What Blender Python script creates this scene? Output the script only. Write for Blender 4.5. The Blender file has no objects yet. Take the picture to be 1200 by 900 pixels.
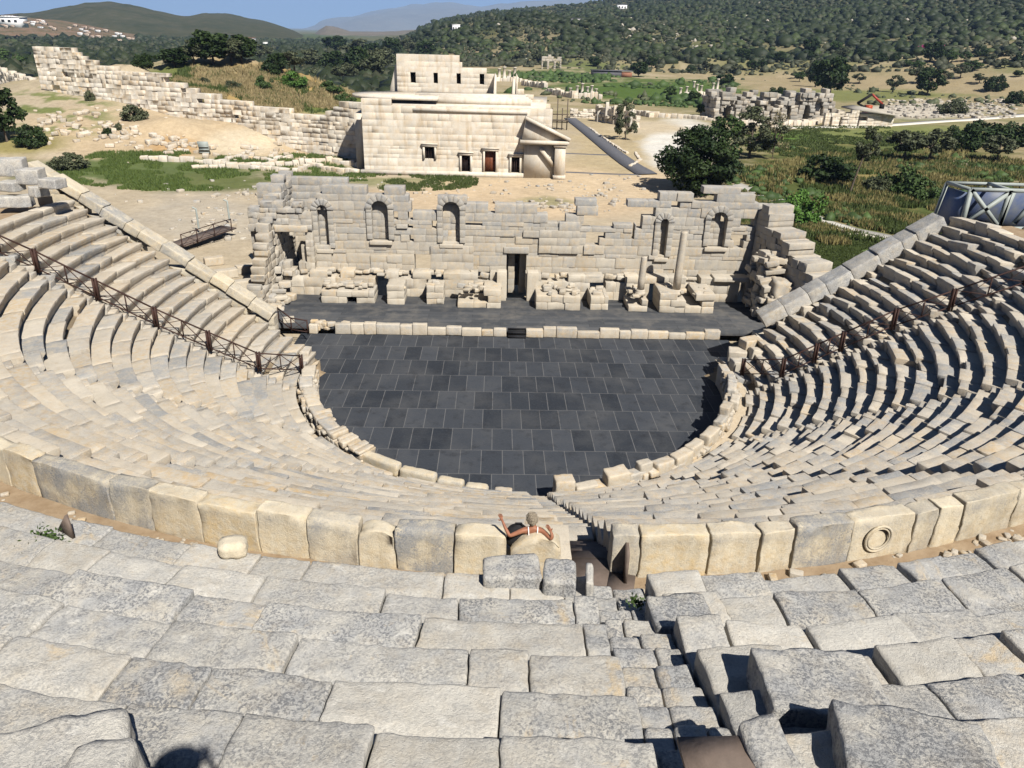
import bpy, bmesh, math, random
import numpy as np
from mathutils import Vector, Matrix
from mathutils.bvhtree import BVHTree
random.seed(7); rng = np.random.default_rng(11)
SC = bpy.context.scene
COL = SC.collection
PI = math.pi
rad = math.radians

# ------------------------------------------------------------------ camera model (also used to measure places)
CAM = np.array([-1.60, -38.60, 19.55]); YAW, PIT, ROLL = rad(1.593), rad(24.9), rad(1.54); FPX = 884.7
_fw = np.array([math.sin(YAW)*math.cos(PIT), math.cos(YAW)*math.cos(PIT), -math.sin(PIT)])
_rt = np.array([math.cos(YAW), -math.sin(YAW), 0.0]); _up = np.cross(_rt, _fw)
def ray(x, y):
    u = (x-600)/FPX; v = -(y-450)/FPX
    c, s = math.cos(ROLL), math.sin(ROLL)
    u, v = u*c-v*s, u*s+v*c
    return _fw + u*_rt + v*_up
def at_z(x, y, z):
    d = ray(x, y); return CAM + d*((z-CAM[2])/d[2])
def at_y(x, y, Y):
    d = ray(x, y); return CAM + d*((Y-CAM[1])/d[1])
def at_d(x, y, dist):
    d = ray(x, y); return CAM + d*(dist/math.hypot(d[0], d[1]))
def depth_of(p): return float((np.asarray(p)-CAM) @ _fw)

# ------------------------------------------------------------------ noise
def _hash(ix, iy, iz, seed):
    h = (ix.astype(np.int64)*374761393 + iy.astype(np.int64)*668265263 + iz.astype(np.int64)*2147483647 + seed*974634777) & 0xffffffff
    h = ((h ^ (h >> 13))*1274126177) & 0xffffffff
    h = ((h ^ (h >> 16))*2246822519) & 0xffffffff
    return ((h ^ (h >> 15)) & 0xffffff)/float(0xffffff)
def vnoise(p, seed=0):
    i = np.floor(p).astype(np.int64); f = p-i; f = f*f*(3-2*f)
    r = 0
    for dx in (0, 1):
        wx = f[:, 0] if dx else 1-f[:, 0]
        for dy in (0, 1):
            wy = f[:, 1] if dy else 1-f[:, 1]
            for dz in (0, 1):
                wz = f[:, 2] if dz else 1-f[:, 2]
                r = r + wx*wy*wz*_hash(i[:, 0]+dx, i[:, 1]+dy, i[:, 2]+dz, seed)
    return r
def fbm(p, octs=4, seed=0):
    p = np.asarray(p, float); a = .5; r = 0; t = 0
    for k in range(octs):
        r = r + a*vnoise(p*(2**k)+k*17.3, seed+k); t += a; a *= .5
    return r/t
def fbm2(x, y, octs=4, seed=0):
    return fbm(np.stack([x, y, np.zeros_like(x)+.5], -1), octs, seed)
def sstep(a, b, x):
    t = np.clip((x-a)/(b-a), 0, 1); return t*t*(3-2*t)

# ------------------------------------------------------------------ object helpers
def tag(o, label=None, cat=None, group=None, kind=None):
    if label: o['label'] = label
    if cat: o['category'] = cat
    if group: o['group'] = group
    if kind: o['kind'] = kind
    return o
def empty(name, loc, label, cat, group=None, kind=None):
    o = bpy.data.objects.new(name, None); COL.objects.link(o); o.location = loc
    o.empty_display_size = .2
    return tag(o, label, cat, group, kind)
def link(name, me, mat, parent=None, label=None):
    o = bpy.data.objects.new(name, me); COL.objects.link(o)
    if mat is not None and not me.materials:
        for m in (mat if isinstance(mat, (list, tuple)) else [mat]): me.materials.append(m)
    if parent is not None:
        o.parent = parent
        o.matrix_parent_inverse = Matrix.Translation(parent.location).inverted()
    if label: o['label'] = label
    return o
def mesh_np(name, V, F, tone=None, smooth=False):
    """V n x 3, F list of arrays (m x k) of the same or mixed k"""
    me = bpy.data.meshes.new(name)
    V = np.asarray(V, np.float32)
    groups = F if isinstance(F, list) else [F]
    groups = [np.asarray(g, np.int32) for g in groups if len(g)]
    me.vertices.add(len(V)); me.vertices.foreach_set('co', V.ravel())
    nl = sum(g.size for g in groups); nf = sum(len(g) for g in groups)
    me.loops.add(nl); me.polygons.add(nf)
    me.loops.foreach_set('vertex_index', np.concatenate([g.ravel() for g in groups]))
    tot = np.concatenate([np.full(len(g), g.shape[1], np.int32) for g in groups])
    me.polygons.foreach_set('loop_start', np.concatenate([[0], np.cumsum(tot)[:-1]]).astype(np.int32))
    try: me.polygons.foreach_set('loop_total', tot)
    except Exception: pass
    if smooth: me.polygons.foreach_set('use_smooth', np.ones(nf, bool))
    me.update(calc_edges=True)
    if tone is not None:
        a = me.attributes.new('tone', 'FLOAT_COLOR', 'POINT')
        t = np.ones((len(V), 4), np.float32); t[:, :3] = tone
        a.data.foreach_set('color', t.ravel())
    return me

_tm = {}
def _box_template(a, b, c):
    k = (a, b, c)
    if k in _tm: return _tm[k]
    ids = {}; idx = []; F = []
    def vid(i, j, l):
        t = (i, j, l)
        if t not in ids: ids[t] = len(idx); idx.append(t)
        return ids[t]
    for i in range(a):
        for j in range(b):
            F.append([vid(i, j, 0), vid(i, j+1, 0), vid(i+1, j+1, 0), vid(i+1, j, 0)])
            F.append([vid(i, j, c), vid(i+1, j, c), vid(i+1, j+1, c), vid(i, j+1, c)])
    for i in range(a):
        for l in range(c):
            F.append([vid(i, 0, l), vid(i+1, 0, l), vid(i+1, 0, l+1), vid(i, 0, l+1)])
            F.append([vid(i, b, l), vid(i, b, l+1), vid(i+1, b, l+1), vid(i+1, b, l)])
    for j in range(b):
        for l in range(c):
            F.append([vid(0, j, l), vid(0, j, l+1), vid(0, j+1, l+1), vid(0, j+1, l)])
            F.append([vid(a, j, l), vid(a, j+1, l), vid(a, j+1, l+1), vid(a, j, l+1)])
    _tm[k] = (np.array(idx), np.array(F)); return _tm[k]

def _axis(L, n, r):
    r = min(r, L*.3)
    if n < 3: return np.linspace(0, L, n+1)
    return np.concatenate([[0, r], np.linspace(r, L-r, n-1)[1:-1], [L-r, L]])

class Stones:
    """collects rounded, weathered blocks; build() makes ONE mesh object of them"""
    def __init__(self, amp=.012, freq=3.0, edge=1.6, amp2=.006, freq2=11.0):
        self.V = []; self.F = []; self.T = []; self.A = []; self.n = 0
        self.amp, self.freq, self.edge, self.amp2, self.freq2 = amp, freq, edge, amp2, freq2
    def block(self, size, f, sub=(3, 3, 3), r=.03, tone=None, k=1.0, warm_base=0.0):
        L, D, H = size
        idx, F = _box_template(*sub)
        X, Y, Z = _axis(L, sub[0], r), _axis(D, sub[1], r), _axis(H, sub[2], r)
        p = np.stack([X[idx[:, 0]], Y[idx[:, 1]], Z[idx[:, 2]]], -1)
        S = np.array([L, D, H]); rr = np.minimum(r, S*.3)
        q = np.clip(p, rr, S-rr); d = (p-q)/rr
        n = np.linalg.norm(d, axis=1)
        on = n > 1.01
        p[on] = q[on] + d[on]/n[on][:, None]*rr
        zrel = p[:, 2]/H
        w = f(p)
        self.V.append(w); self.F.append(F+self.n); self.n += len(w)
        if tone is None: tone = rtone()
        T = np.tile(np.asarray(tone, float), (len(w), 1))
        if warm_base: T[:, 2] += warm_base*np.clip(1-zrel*1.4, 0, 1); T[:, 1] += .28*np.clip((zrel-.66)*4, 0, 1)*(zrel < .97)
        self.T.append(T)
        self.A.append(np.where(on, self.edge, 1.0)*k)
    def raw(self, V, F, tone=None, k=1.0):
        V = np.asarray(V, float)
        self.V.append(V); self.F.append(np.asarray(F)+self.n); self.n += len(V)
        self.T.append(np.tile(np.asarray(tone if tone is not None else rtone(), float), (len(V), 1)))
        self.A.append(np.full(len(V), k))
    def build(self, name, mat, parent=None, label=None, smooth=True):
        V = np.concatenate(self.V); A = np.concatenate(self.A)[:, None]
        o3 = np.array([[0, 0, 0], [37.1, 11.2, 5.7], [91.7, 3.3, 47.9]])
        if self.amp:
            N = np.stack([fbm(V*self.freq+o, 2, 3) for o in o3], -1)-.5
            V = V + N*2*self.amp*A
        if self.amp2:
            N = np.stack([vnoise(V*self.freq2+o, 5) for o in o3], -1)-.5
            V = V + N*2*self.amp2*A
        quads = [f for f in self.F if f.shape[1] == 4]; tris = [f for f in self.F if f.shape[1] == 3]
        G = []
        if quads: G.append(np.concatenate(quads))
        if tris: G.append(np.concatenate(tris))
        me = mesh_np(name, V, G, np.concatenate(self.T), smooth)
        return link(name, me, mat, parent, label)

def rtone(b=.10, g=.25, w=.25):
    """per-stone character: r brightness, g greyness, b warmth"""
    return (1.0+random.uniform(-b, b), max(0, random.gauss(g, .16)), max(0, random.gauss(w, .18)))
def placed(org, ax, ay, az=(0, 0, 1)):
    o, a, b, c = (np.asarray(v, float) for v in (org, ax, ay, az))
    return lambda p: o + p[:, :1]*a + p[:, 1:2]*b + p[:, 2:3]*c
def rot_frame(rz, rx=0, ry=0):
    M = np.array((Matrix.Rotation(rz, 3, 'Z') @ Matrix.Rotation(ry, 3, 'Y') @ Matrix.Rotation(rx, 3, 'X')))
    return M[:, 0], M[:, 1], M[:, 2]
def loose(st, center, size, rz=0, rx=0, ry=0, sub=(4, 4, 4), r=.05, tone=None, k=1.0):
    """a free block: centre of its underside, size, turned"""
    ax, ay, az = rot_frame(rz, rx, ry)
    c = np.asarray(center, float)
    st.block(size, lambda p: c + (p[:, :1]-size[0]/2)*ax + (p[:, 1:2]-size[1]/2)*ay + p[:, 2:3]*az, sub, r, tone, k)

class MB:
    """plain prims into one mesh"""
    def __init__(self): self.V = []; self.Q = []; self.Tt = []; self.n = 0
    def box(self, c, size, rz=0, rx=0, ry=0):
        ax, ay, az = rot_frame(rz, rx, ry); c = np.asarray(c, float)
        s = np.array(size)/2
        P = [c + sx*s[0]*ax + sy*s[1]*ay + sz*s[2]*az for sz in (-1, 1) for sy in (-1, 1) for sx in (-1, 1)]
        q = [[0, 2, 3, 1], [4, 5, 7, 6], [0, 1, 5, 4], [2, 6, 7, 3], [0, 4, 6, 2], [1, 3, 7, 5]]
        self.V += P; self.Q += [[i+self.n for i in f] for f in q]; self.n += 8
    def bar(self, a, b, w, h=None, up=(0, 0, 1)):
        a, b = np.asarray(a, float), np.asarray(b, float); h = h or w
        d = b-a; L = np.linalg.norm(d); d /= L
        u = np.asarray(up, float); s = np.cross(d, u)
        if np.linalg.norm(s) < 1e-3: s = np.cross(d, (1, 0, 0))
        s /= np.linalg.norm(s); t = np.cross(s, d)
        P = []
        for e in (a, b):
            for (i, j) in ((-1, -1), (1, -1), (1, 1), (-1, 1)): P.append(e + s*w/2*i + t*h/2*j)
        q = [[3, 2, 1, 0], [4, 5, 6, 7], [0, 1, 5, 4], [1, 2, 6, 5], [2, 3, 7, 6], [3, 0, 4, 7]]
        self.V += P; self.Q += [[i+self.n for i in f] for f in q]; self.n += 8
    def lathe(self, base, prof, n=14, lean=(0, 0)):
        b = np.asarray(base, float); k0 = self.n
        for (r, z) in prof:
            for i in range(n):
                a = 2*PI*i/n
                self.V.append(b + np.array([r*math.cos(a)+lean[0]*z, r*math.sin(a)+lean[1]*z, z]))
        for j in range(len(prof)-1):
            for i in range(n):
                self.Q.append([k0+j*n+i, k0+j*n+(i+1) % n, k0+(j+1)*n+(i+1) % n, k0+(j+1)*n+i])
        self.n += n*len(prof)
        # caps
        for j, rev in ((0, True), (len(prof)-1, False)):
            c = b + np.array([lean[0]*prof[j][1], lean[1]*prof[j][1], prof[j][1]]); self.V.append(c); ci = self.n; self.n += 1
            for i in range(n):
                t = [k0+j*n+i, k0+j*n+(i+1) % n, ci]
                self.Tt.append(t[::-1] if rev else t)
    def tube(self, pts, radii, n=8):
        pts = [np.asarray(p, float) for p in pts]; k0 = self.n
        for j, p in enumerate(pts):
            d = (pts[min(j+1, len(pts)-1)]-pts[max(j-1, 0)]); d /= np.linalg.norm(d)
            s = np.cross(d, (0, 0, 1.0))
            if np.linalg.norm(s) < 1e-2: s = np.cross(d, (1.0, 0, 0))
            s /= np.linalg.norm(s); t = np.cross(s, d)
            for i in range(n):
                a = 2*PI*i/n; self.V.append(p + radii[j]*(math.cos(a)*s+math.sin(a)*t))
        for j in range(len(pts)-1):
            for i in range(n):
                self.Q.append([k0+j*n+i, k0+j*n+(i+1) % n, k0+(j+1)*n+(i+1) % n, k0+(j+1)*n+i])
        self.n += n*len(pts)
        self.Q.append([k0+i for i in range(n)][::-1][:4]) if n == 4 else None
    def poly(self, pts):
        k = self.n; self.V += [np.asarray(p, float) for p in pts]; self.n += len(pts)
        (self.Q if len(pts) == 4 else self.Tt).append([k+i for i in range(len(pts))])
    def prism(self, outline, ext):
        """closed prism: outline list of 3D points, pushed by vector ext"""
        O = [np.asarray(p, float) for p in outline]; e = np.asarray(ext, float); n = len(O); k = self.n
        self.V += O + [p+e for p in O]; self.n += 2*n
        for i in range(n): self.Q.append([k+i, k+(i+1) % n, k+n+(i+1) % n, k+n+i])
        c0 = self.n; self.V += [sum(O)/n, sum(O)/n+e]; self.n += 2
        for i in range(n):
            self.Tt.append([k+(i+1) % n, k+i, c0]); self.Tt.append([k+n+i, k+n+(i+1) % n, c0+1])
    def build(self, name, mat, parent=None, label=None, smooth=False):
        G = []
        if self.Q: G.append(np.array(self.Q))
        if self.Tt: G.append(np.array(self.Tt))
        me = mesh_np(name, np.array(self.V), G, (1.0, .18, .25), smooth)
        return link(name, me, mat, parent, label)

# ------------------------------------------------------------------ materials
class NT:
    def __init__(self, name):
        self.m = bpy.data.materials.new(name); self.m.use_nodes = True
        self.t = self.m.node_tree; self.t.nodes.clear()
        self.out = self.n('ShaderNodeOutputMaterial'); self.b = self.n('ShaderNodeBsdfPrincipled')
        self.l(self.b.outputs[0], self.out.inputs[0])
        self.b.inputs['Specular IOR Level'].default_value = .25
        self.b.inputs['Roughness'].default_value = .9
        self.tc = self.n('ShaderNodeTexCoord').outputs['Object']
    def n(self, t, **kw):
        x = self.t.nodes.new(t)
        for k, v in kw.items(): setattr(x, k, v)
        return x
    def l(self, a, b): self.t.links.new(a, b)
    def val(self, x, s):
        if hasattr(x, 'is_output') or isinstance(x, bpy.types.NodeSocket): self.l(x, s)
        else: s.default_value = x
    def noise(self, scale, detail=4, rough=.55, vec=None, dist=0.0):
        x = self.n('ShaderNodeTexNoise'); x.inputs['Scale'].default_value = scale; x.inputs['Detail'].default_value = detail
        x.inputs['Roughness'].default_value = rough; x.inputs['Distortion'].default_value = dist
        self.l(vec if vec is not None else self.tc, x.inputs['Vector']); return x.outputs['Fac']
    def ramp(self, fac, lo, hi, a=0.0, b=1.0):
        x = self.n('ShaderNodeMapRange'); self.val(fac, x.inputs[0])
        for i, v in ((1, lo), (2, hi), (3, a), (4, b)): self.val(v, x.inputs[i])
        return x.outputs[0]
    def mix(self, fac, a, b, mode='MIX'):
        x = self.n('ShaderNodeMix', data_type='RGBA', blend_type=mode)
        self.val(fac, x.inputs[0])
        for s, v in ((6, a), (7, b)):
            if isinstance(v, tuple): x.inputs[s].default_value = (*v, 1)
            else: self.l(v, x.inputs[s])
        return x.outputs[2]
    def math(self, op, a, b=0.0):
        x = self.n('ShaderNodeMath', operation=op); self.val(a, x.inputs[0]); self.val(b, x.inputs[1]); return x.outputs[0]
    def attr(self, name):
        a = self.n('ShaderNodeAttribute', attribute_name=name); s = self.n('ShaderNodeSeparateColor'); self.l(a.outputs['Color'], s.inputs[0])
        return a.outputs['Color'], s.outputs
    def bump(self, h, strength, dist):
        x = self.n('ShaderNodeBump'); x.inputs['Strength'].default_value = strength; x.inputs['Distance'].default_value = dist
        self.l(h, x.inputs['Height']); self.l(x.outputs[0], self.b.inputs['Normal'])
    def color(self, c):
        if isinstance(c, tuple): self.b.inputs['Base Color'].default_value = (*c, 1)
        else: self.l(c, self.b.inputs['Base Color'])

def stone_mat(name, cream=(.50, .445, .36), grey=(.31, .31, .30), warm=(.47, .33, .17), lichen=(.20, .21, .23), lich=.5, scale=1.0, bump=.5, pits=1.0, streak=.30, ochre=0.0):
    m = NT(name)
    _, tone = m.attr('tone')
    big = m.noise(.9*scale, 5, .6); mid = m.noise(4.5*scale, 6, .65); fine = m.noise(26*scale, 6, .72, dist=.4)
    c = m.mix(m.ramp(big, .35, .68), cream, tuple(v*.86 for v in cream))
    wf = m.math('MULTIPLY', m.ramp(mid, .40, .68), tone[2]); c = m.mix(m.math('MINIMUM', m.math('MULTIPLY', wf, 1.5), .9), c, warm)
    gf = m.math('MULTIPLY', m.ramp(m.noise(2.2*scale, 7, .7), .38, .62), tone[1]); c = m.mix(m.math('MINIMUM', m.math('MULTIPLY', gf, 1.7), .92), c, grey)
    lf = m.math('MULTIPLY', m.math('MULTIPLY', m.ramp(fine, .47, .57), m.ramp(m.noise(1.7*scale, 6, .7), .36, .56)), m.math('MULTIPLY', tone[1], lich*2.0))
    c = m.mix(m.math('MINIMUM', lf, .9), c, lichen)
    mp = m.n('ShaderNodeMapping'); mp.inputs['Scale'].default_value = (3.2*scale, 3.2*scale, .5*scale); m.l(m.tc, mp.inputs['Vector'])
    stk = m.noise(1.0, 6, .68, vec=mp.outputs[0]); c = m.mix(m.math('MULTIPLY', m.ramp(stk, .52, .70), streak), c, tuple(v*.62 for v in warm))
    if ochre: c = m.mix(m.math('MULTIPLY', m.ramp(m.noise(1.15, 6, .7, dist=.6), .60, .70), ochre), c, (.52, .40, .24)); c = m.mix(m.math('MULTIPLY', m.ramp(m.noise(2.6, 7, .72, dist=.8), .58, .66), .55), c, (.62, .60, .55))
    c = m.mix(m.math('MULTIPLY', m.ramp(m.noise(13*scale, 6, .75), .54, .70), .38), c, tuple(v*.62 for v in grey))
    sp = m.ramp(m.noise(60*scale, 3, .6), .60, .72); c = m.mix(m.math('MULTIPLY', sp, .16), c, (.72, .68, .58))
    c = m.mix(m.math('MULTIPLY', m.ramp(m.noise(85*scale, 3, .7), .3, .5, 1, 0), .30), c, tuple(v*.45 for v in grey))
    mult = m.n('ShaderNodeMix', data_type='RGBA', blend_type='MULTIPLY'); mult.inputs[0].default_value = 1
    m.l(c, mult.inputs[6]); cc = m.n('ShaderNodeCombineColor')
    for i in range(3): m.l(tone[0], cc.inputs[i])
    m.l(cc.outputs[0], mult.inputs[7]); m.color(mult.outputs[2])
    h = m.math('ADD', m.math('MULTIPLY', fine, .5*pits), m.math('MULTIPLY', mid, .7))
    h = m.math('ADD', h, m.math('MULTIPLY', m.noise(70*scale, 4, .7), .25*pits))
    m.bump(h, bump, .045)
    m.b.inputs['Roughness'].default_value = .92
    return m.m
def plain(name, c, rough=.8, var=.25, scale=3.0, metal=0.0, bump=0.0, c2=None):
    m = NT(name)
    f = m.ramp(m.noise(scale, 5, .65), .3, .7)
    m.color(m.mix(f, c, c2 if c2 else tuple(v*(1-var) for v in c)))
    m.b.inputs['Roughness'].default_value = rough; m.b.inputs['Metallic'].default_value = metal
    if bump: m.bump(m.noise(scale*6, 5, .7), bump, .02)
    return m.m
M = {}
M['seat'] = stone_mat('limestone_seats', bump=.8)
M['slab'] = stone_mat('limestone_slabs', cream=(.57, .505, .385), grey=(.29, .285, .27), warm=(.54, .405, .22), lich=.6, bump=.8)
M['upper'] = stone_mat('limestone_weathered', cream=(.525, .50, .445), grey=(.36, .36, .355), warm=(.46, .38, .27), lichen=(.15, .155, .165), lich=.8, bump=1.0, ochre=.75)
M['stage'] = stone_mat('limestone_stage', cream=(.45, .405, .33), grey=(.30, .295, .28), bump=.45, pits=.6)
M['white'] = stone_mat('limestone_new', cream=(.61, .56, .475), grey=(.42, .40, .36), warm=(.56, .40, .22), scale=.35, bump=.35, lich=.25, streak=.62)
M['earth'] = plain('earth', (.215, .15, .09), .95, .35, 2.6, bump=.8, c2=(.31, .235, .155))
M['darkearth'] = plain('dark_earth', (.22, .17, .11), .95, .35, 3.0, bump=.6)
M['wood'] = plain('boards_brown', (.150, .115, .095), .75, .35, 4.0, bump=.3)
M['rail'] = plain('railing_brown', (.050, .024, .018), .7, .3, 6.0)
M['steel'] = plain('painted_steel', (.30, .33, .31), .5, .2, 1.5)
M['black'] = plain('black_fabric', (.012, .012, .014), .8, .2, 8.0)
M['dark'] = plain('shade_and_machine_black', (.012, .011, .010), .95, .2, 2.0)  # near-black; stands for shade inside openings, also used for excavator parts
M['skin'] = plain('tanned_skin', (.29, .125, .072), .5, .25, 9.0)
M['hair'] = plain('grey_blond_hair', (.40, .35, .27), .6, .5, 45.0, bump=.8, c2=(.12, .09, .06))
M['cloth'] = plain('white_cotton', (.75, .70, .68), .8, .1, 20.0)
M['bluepants'] = plain('dark_cotton', (.03, .035, .05), .85, .2, 20.0)
# ------------------------------------------------------------------ THE CAVEA
NR = 20; DZ = 9.15/(NR-1)
def rad_s(s): return 12.9+13.6*s
def cen_s(s): return 2.5*(1-s)
def row_z(i): return 1.25+DZ*i
STAIRS = [-80, -53, -26.5, 26.5, 53, 80]; SW = .72           # radial stairs; the central one is straight, x 0..0.8
def phi_end(r, c, ylim=5.2): return math.acos((c-ylim)/r)
def in_stair(r, c, a0, a1):
    """stair zone that an arc a0..a1 (radians) runs into -> (z0, z1)"""
    zones = [(rad(s)-SW/2/r, rad(s)+SW/2/r) for s in STAIRS] + [(0.0/r, .8/r)]
    for z in sorted(zones):
        if z[1] > a0 and z[0] < a1: return z
    return None
def ring_map(r0, c0, c1, D, phi, L, z0, dh=0, tilt=0, dd=0, lip=.05, H=.6, hollow=.03, roll=0):
    def f(p):
        l, d, h = p[:, 0]-L/2, p[:, 1].copy(), p[:, 2].copy()
        low = np.clip((H*.70-h)/(H*.06), 0, 1)
        d = d + dd + lip*low*(1-d/D)
        R = r0+d; c = c0+(c1-c0)*np.clip(d/D, 0, 1.2)
        top = np.clip((h-H*.6)/(H*.4), 0, 1)
        h = h + top*(dh + tilt*l + roll*(d-D/2) - hollow*sstep(.5, .62, d/D))
        a = phi + l/(r0+.3)
        return np.stack([R*np.sin(a), c-R*np.cos(a), z0+h], -1)
    return f
lower = empty('seating_tier', (0, -20, 0), 'lower tier of curved cream limestone seat rows wrapping the dark paved circle', 'seating tier')
for i in range(NR):
    s = i/NR; s1 = (i+1)/NR
    r, c, c1, z = rad_s(s), cen_s(s), cen_s(s1), row_z(i)
    pe = phi_end(r, c)
    st = Stones(.012, 2.2, 1.8, .008, 7)
    a = -pe + random.uniform(0, .02)
    last = False
    while a < pe:
        L = random.uniform(1.2, 3.0) if a < .08 else random.uniform(.75, 1.9)
        a1 = min(a+L/r, pe+.02)
        zn = in_stair(r, c, a, a1)
        if zn:
            if zn[0] <= a+.012: a = zn[1]+.002; continue
            a1 = zn[0]
        L = (a1-a)*r
        ph = (a+a1)/2
        right = ph > .08
        x = math.degrees(ph)
        rough = .14 if not right else .8
        if abs(x) > 78: rough *= 1.5
        D = (rad_s(s1)-r) + (c-c1)*math.cos(ph) + .13
        u = random.random()
        dh = random.gauss(0, .018+.022*rough); dd = abs(random.gauss(0, .02+.035*rough)); tilt = random.gauss(0, .012+.03*rough)
        if u < .035*rough+.01: dh -= random.uniform(.12, .25)
        elif u < .11*rough+.02: dd += random.uniform(.10, .26)
        elif u > 1-.05*rough: dh += random.uniform(.05, .14)
        g = .18 + (.16 if right else .03) + (.15 if random.random() < .2 else 0)
        tone = rtone(.05, g, .28)
        if random.random() < .05: tone = (1.10, .1, .05)
        if random.random() < .06: tone = (.90, .75, .1)
        n = max(4, int(L/.22))
        st.block((L-.002-abs(random.gauss(0, .004+.014*rough)), D, .62), ring_map(r, c, c1, D, ph, L, z-.62, dh, tilt, dd, .12, .62, .03, random.gauss(0, .03*rough)), (n, 6, 6), .014, tone)
        a = a1 + .0005
    st.build('seat_row', M['seat'], lower)
# stairs: two steps to a row
for k, sd in enumerate(STAIRS+[None]):
    st = Stones(.014, 3, 1.5, .006, 10)
    for i in range(NR):
        s, s1 = i/NR, (i+1)/NR
        r, c, c1, z = rad_s(s), cen_s(s), cen_s(s1), row_z(i)
        ph = rad(sd) if sd is not None else .4/r
        D = (rad_s(s1)-r) + (c-c1)*math.cos(ph)
        w = SW if sd is not None else .80
        for half in (0, 1):
            zz = z-DZ*.5 if half == 0 else z
            if sd is None and i > 16: continue
            st.block((w-.01, D/2+.08, .5), ring_map(r+half*D/2, c+(c1-c)*half/2, c1, D, ph, w, zz-.5, random.gauss(0, .01), 0, abs(random.gauss(0, .01)), 0, .5, 0), (4, 3, 3), .03, rtone(.08, .3, .3))
    st.build('stair', M['seat'], lower)
# earth core under the rows
V = []; F = []; nph = 120
prof = [(-.005, -.3), (-.005, .55)] + [((i+.0)/NR, row_z(i)-.72) for i in range(NR)] + [(1.0, row_z(NR-1)-.25)]
for (s, z) in prof:
    r = 12.9+13.6*s; c = 2.5*(1-s); pe = phi_end(max(r, 12.5), c, 5.35)
    for k in range(nph+1):
        a = -pe+2*pe*k/nph; V.append((r*math.sin(a)+0, c-r*math.cos(a), z))
for j in range(len(prof)-1):
    for k in range(nph):
        q = j*(nph+1)+k; F.append((q, q+nph+1, q+nph+2, q+1))
link('earth_core', mesh_np('earth_core', V, np.array(F)), M['darkearth'], lower)

# aisle between the parapet and the first row: a sheet of gritty earth and broken slabs
V = []; F = []
for j in range(7):
    t = j/6
    for k in range(181):
        a = rad(-98+196*k/180)
        rp = 12.5+.95*max(0, math.cos(a))**2+.1; p0 = np.array([rp*math.sin(a), 3.7-rp*math.cos(a)]); p1 = np.array([13.2*math.sin(a), 2.5-13.2*math.cos(a)])
        p = p0*(1-t)+p1*t
        V.append((p[0], p[1], .62+.05*math.sin(k*1.7+j*2.1)*math.sin(k*.6)+.45*float(sstep(rad(30), rad(60), a))-.48*float(sstep(rad(-86), rad(-78), a)*(1-sstep(rad(-44), rad(-32), a)))))
for j in range(6):
    for k in range(180): q = j*181+k; F.append((q, q+1, q+182, q+181))
tag(link('aisle', mesh_np('aisle', V, np.array(F), None, True), plain('grit', (.40, .32, .22), .95, .35, 5, bump=.8, c2=(.48, .41, .31))), kind='structure')

# ------------------------------------------------------------------ walkway with its slabs
V = []; F = []
for j in range(7):
    r = 26.3+2.9*j/6
    for k in range(241):
        a = rad(-100+200*k/240); V.append((r*math.sin(a), -r*math.cos(a), 10.0))
V = np.array(V); V[:, 2] += .05*(fbm(V*1.5, 3, 2)-.5)*2
for j in range(6):
    for k in range(240): q = j*241+k; F.append((q, q+1, q+242, q+241))
tag(link('walkway', mesh_np('walkway', V, np.array(F), None, True), M['earth']), kind='structure')

edgesL = [-150, -75, 0, 37, 128, 175, 230, 295, 357, 416, 461, 531, 594]
ztopL = 10.95
def slab_phi(px):
    # boundary measured along the top edge of the slab ring (height 10.95, radius 26.9)
    y0 = np.interp(px, [-150, 0, 37, 128, 175, 230, 295, 357, 417, 462, 530, 594, 660, 718, 753, 833, 892, 933, 1003, 1077, 1107, 1143, 1200, 1400], [480, 527, 538, 563, 575, 590, 605, 610, 620, 623, 627, 629, 630, 632, 632, 623, 620, 617, 612, 603, 600, 597, 580, 505])
    p = at_z(px, y0, ztopL); return math.atan2(p[0], -p[1])
def add_slab(p0, p1, label, h=.95, dep=.36, dh=0, lean=0, tone=None, shape=None, parent=None, k=1.0):
    L = 26.9*(p1-p0)-random.uniform(.015, .05); ph = (p0+p1)/2
    st = Stones(.022, 2.4, 2.2, .012, 9)
    H = h+dh+.12
    def f(p):
        l, d, hh = p[:, 0]-L/2, p[:, 1]-dep/2, p[:, 2]
        hh = hh*(1+shape[0]*l/L + shape[1]*(l/L)**2) if shape else hh
        d = d + lean*hh + .06*(1-(hh/H)**2)*np.sign(d)*.6
        R = 26.73+d; a = ph + l/26.9
        return np.stack([R*np.sin(a), -R*np.cos(a), 9.88+hh], -1)
    st.block((L, dep, H), f, (max(6, int(L/.12)), 6, 9), .022, tone or rtone(.07, .2, .4), k, warm_base=.36)
    o = st.build('backrest_slab', M['slab'])
    c = np.array([26.73*math.sin(ph), -26.73*math.cos(ph), 9.95])
    me = o.data; me.transform(Matrix.Translation(-Vector(c))); o.location = c
    return tag(o, label, 'stone slab', 'limestone slabs edging the walkway')
ordn = ['first', 'second', 'third', 'fourth', 'fifth', 'sixth', 'seventh', 'eighth', 'ninth', 'tenth', 'eleventh', 'twelfth', 'thirteenth', 'fourteenth']
pl = [slab_phi(e) for e in edgesL]
words_left = {11: 'straight cream slab', 10: 'grey topped slab', 9: 'narrow slab with worn rounded corners', 8: 'tan slab with square top', 7: 'smooth cream slab', 6: 'yellowish slab with a rough face', 5: 'long smooth tan slab', 4: 'narrow tan slab with streaks', 3: 'long grey streaked slab', 2: 'slab with slanting joint', 1: 'tan slab', 0: 'tan slab'}
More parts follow.
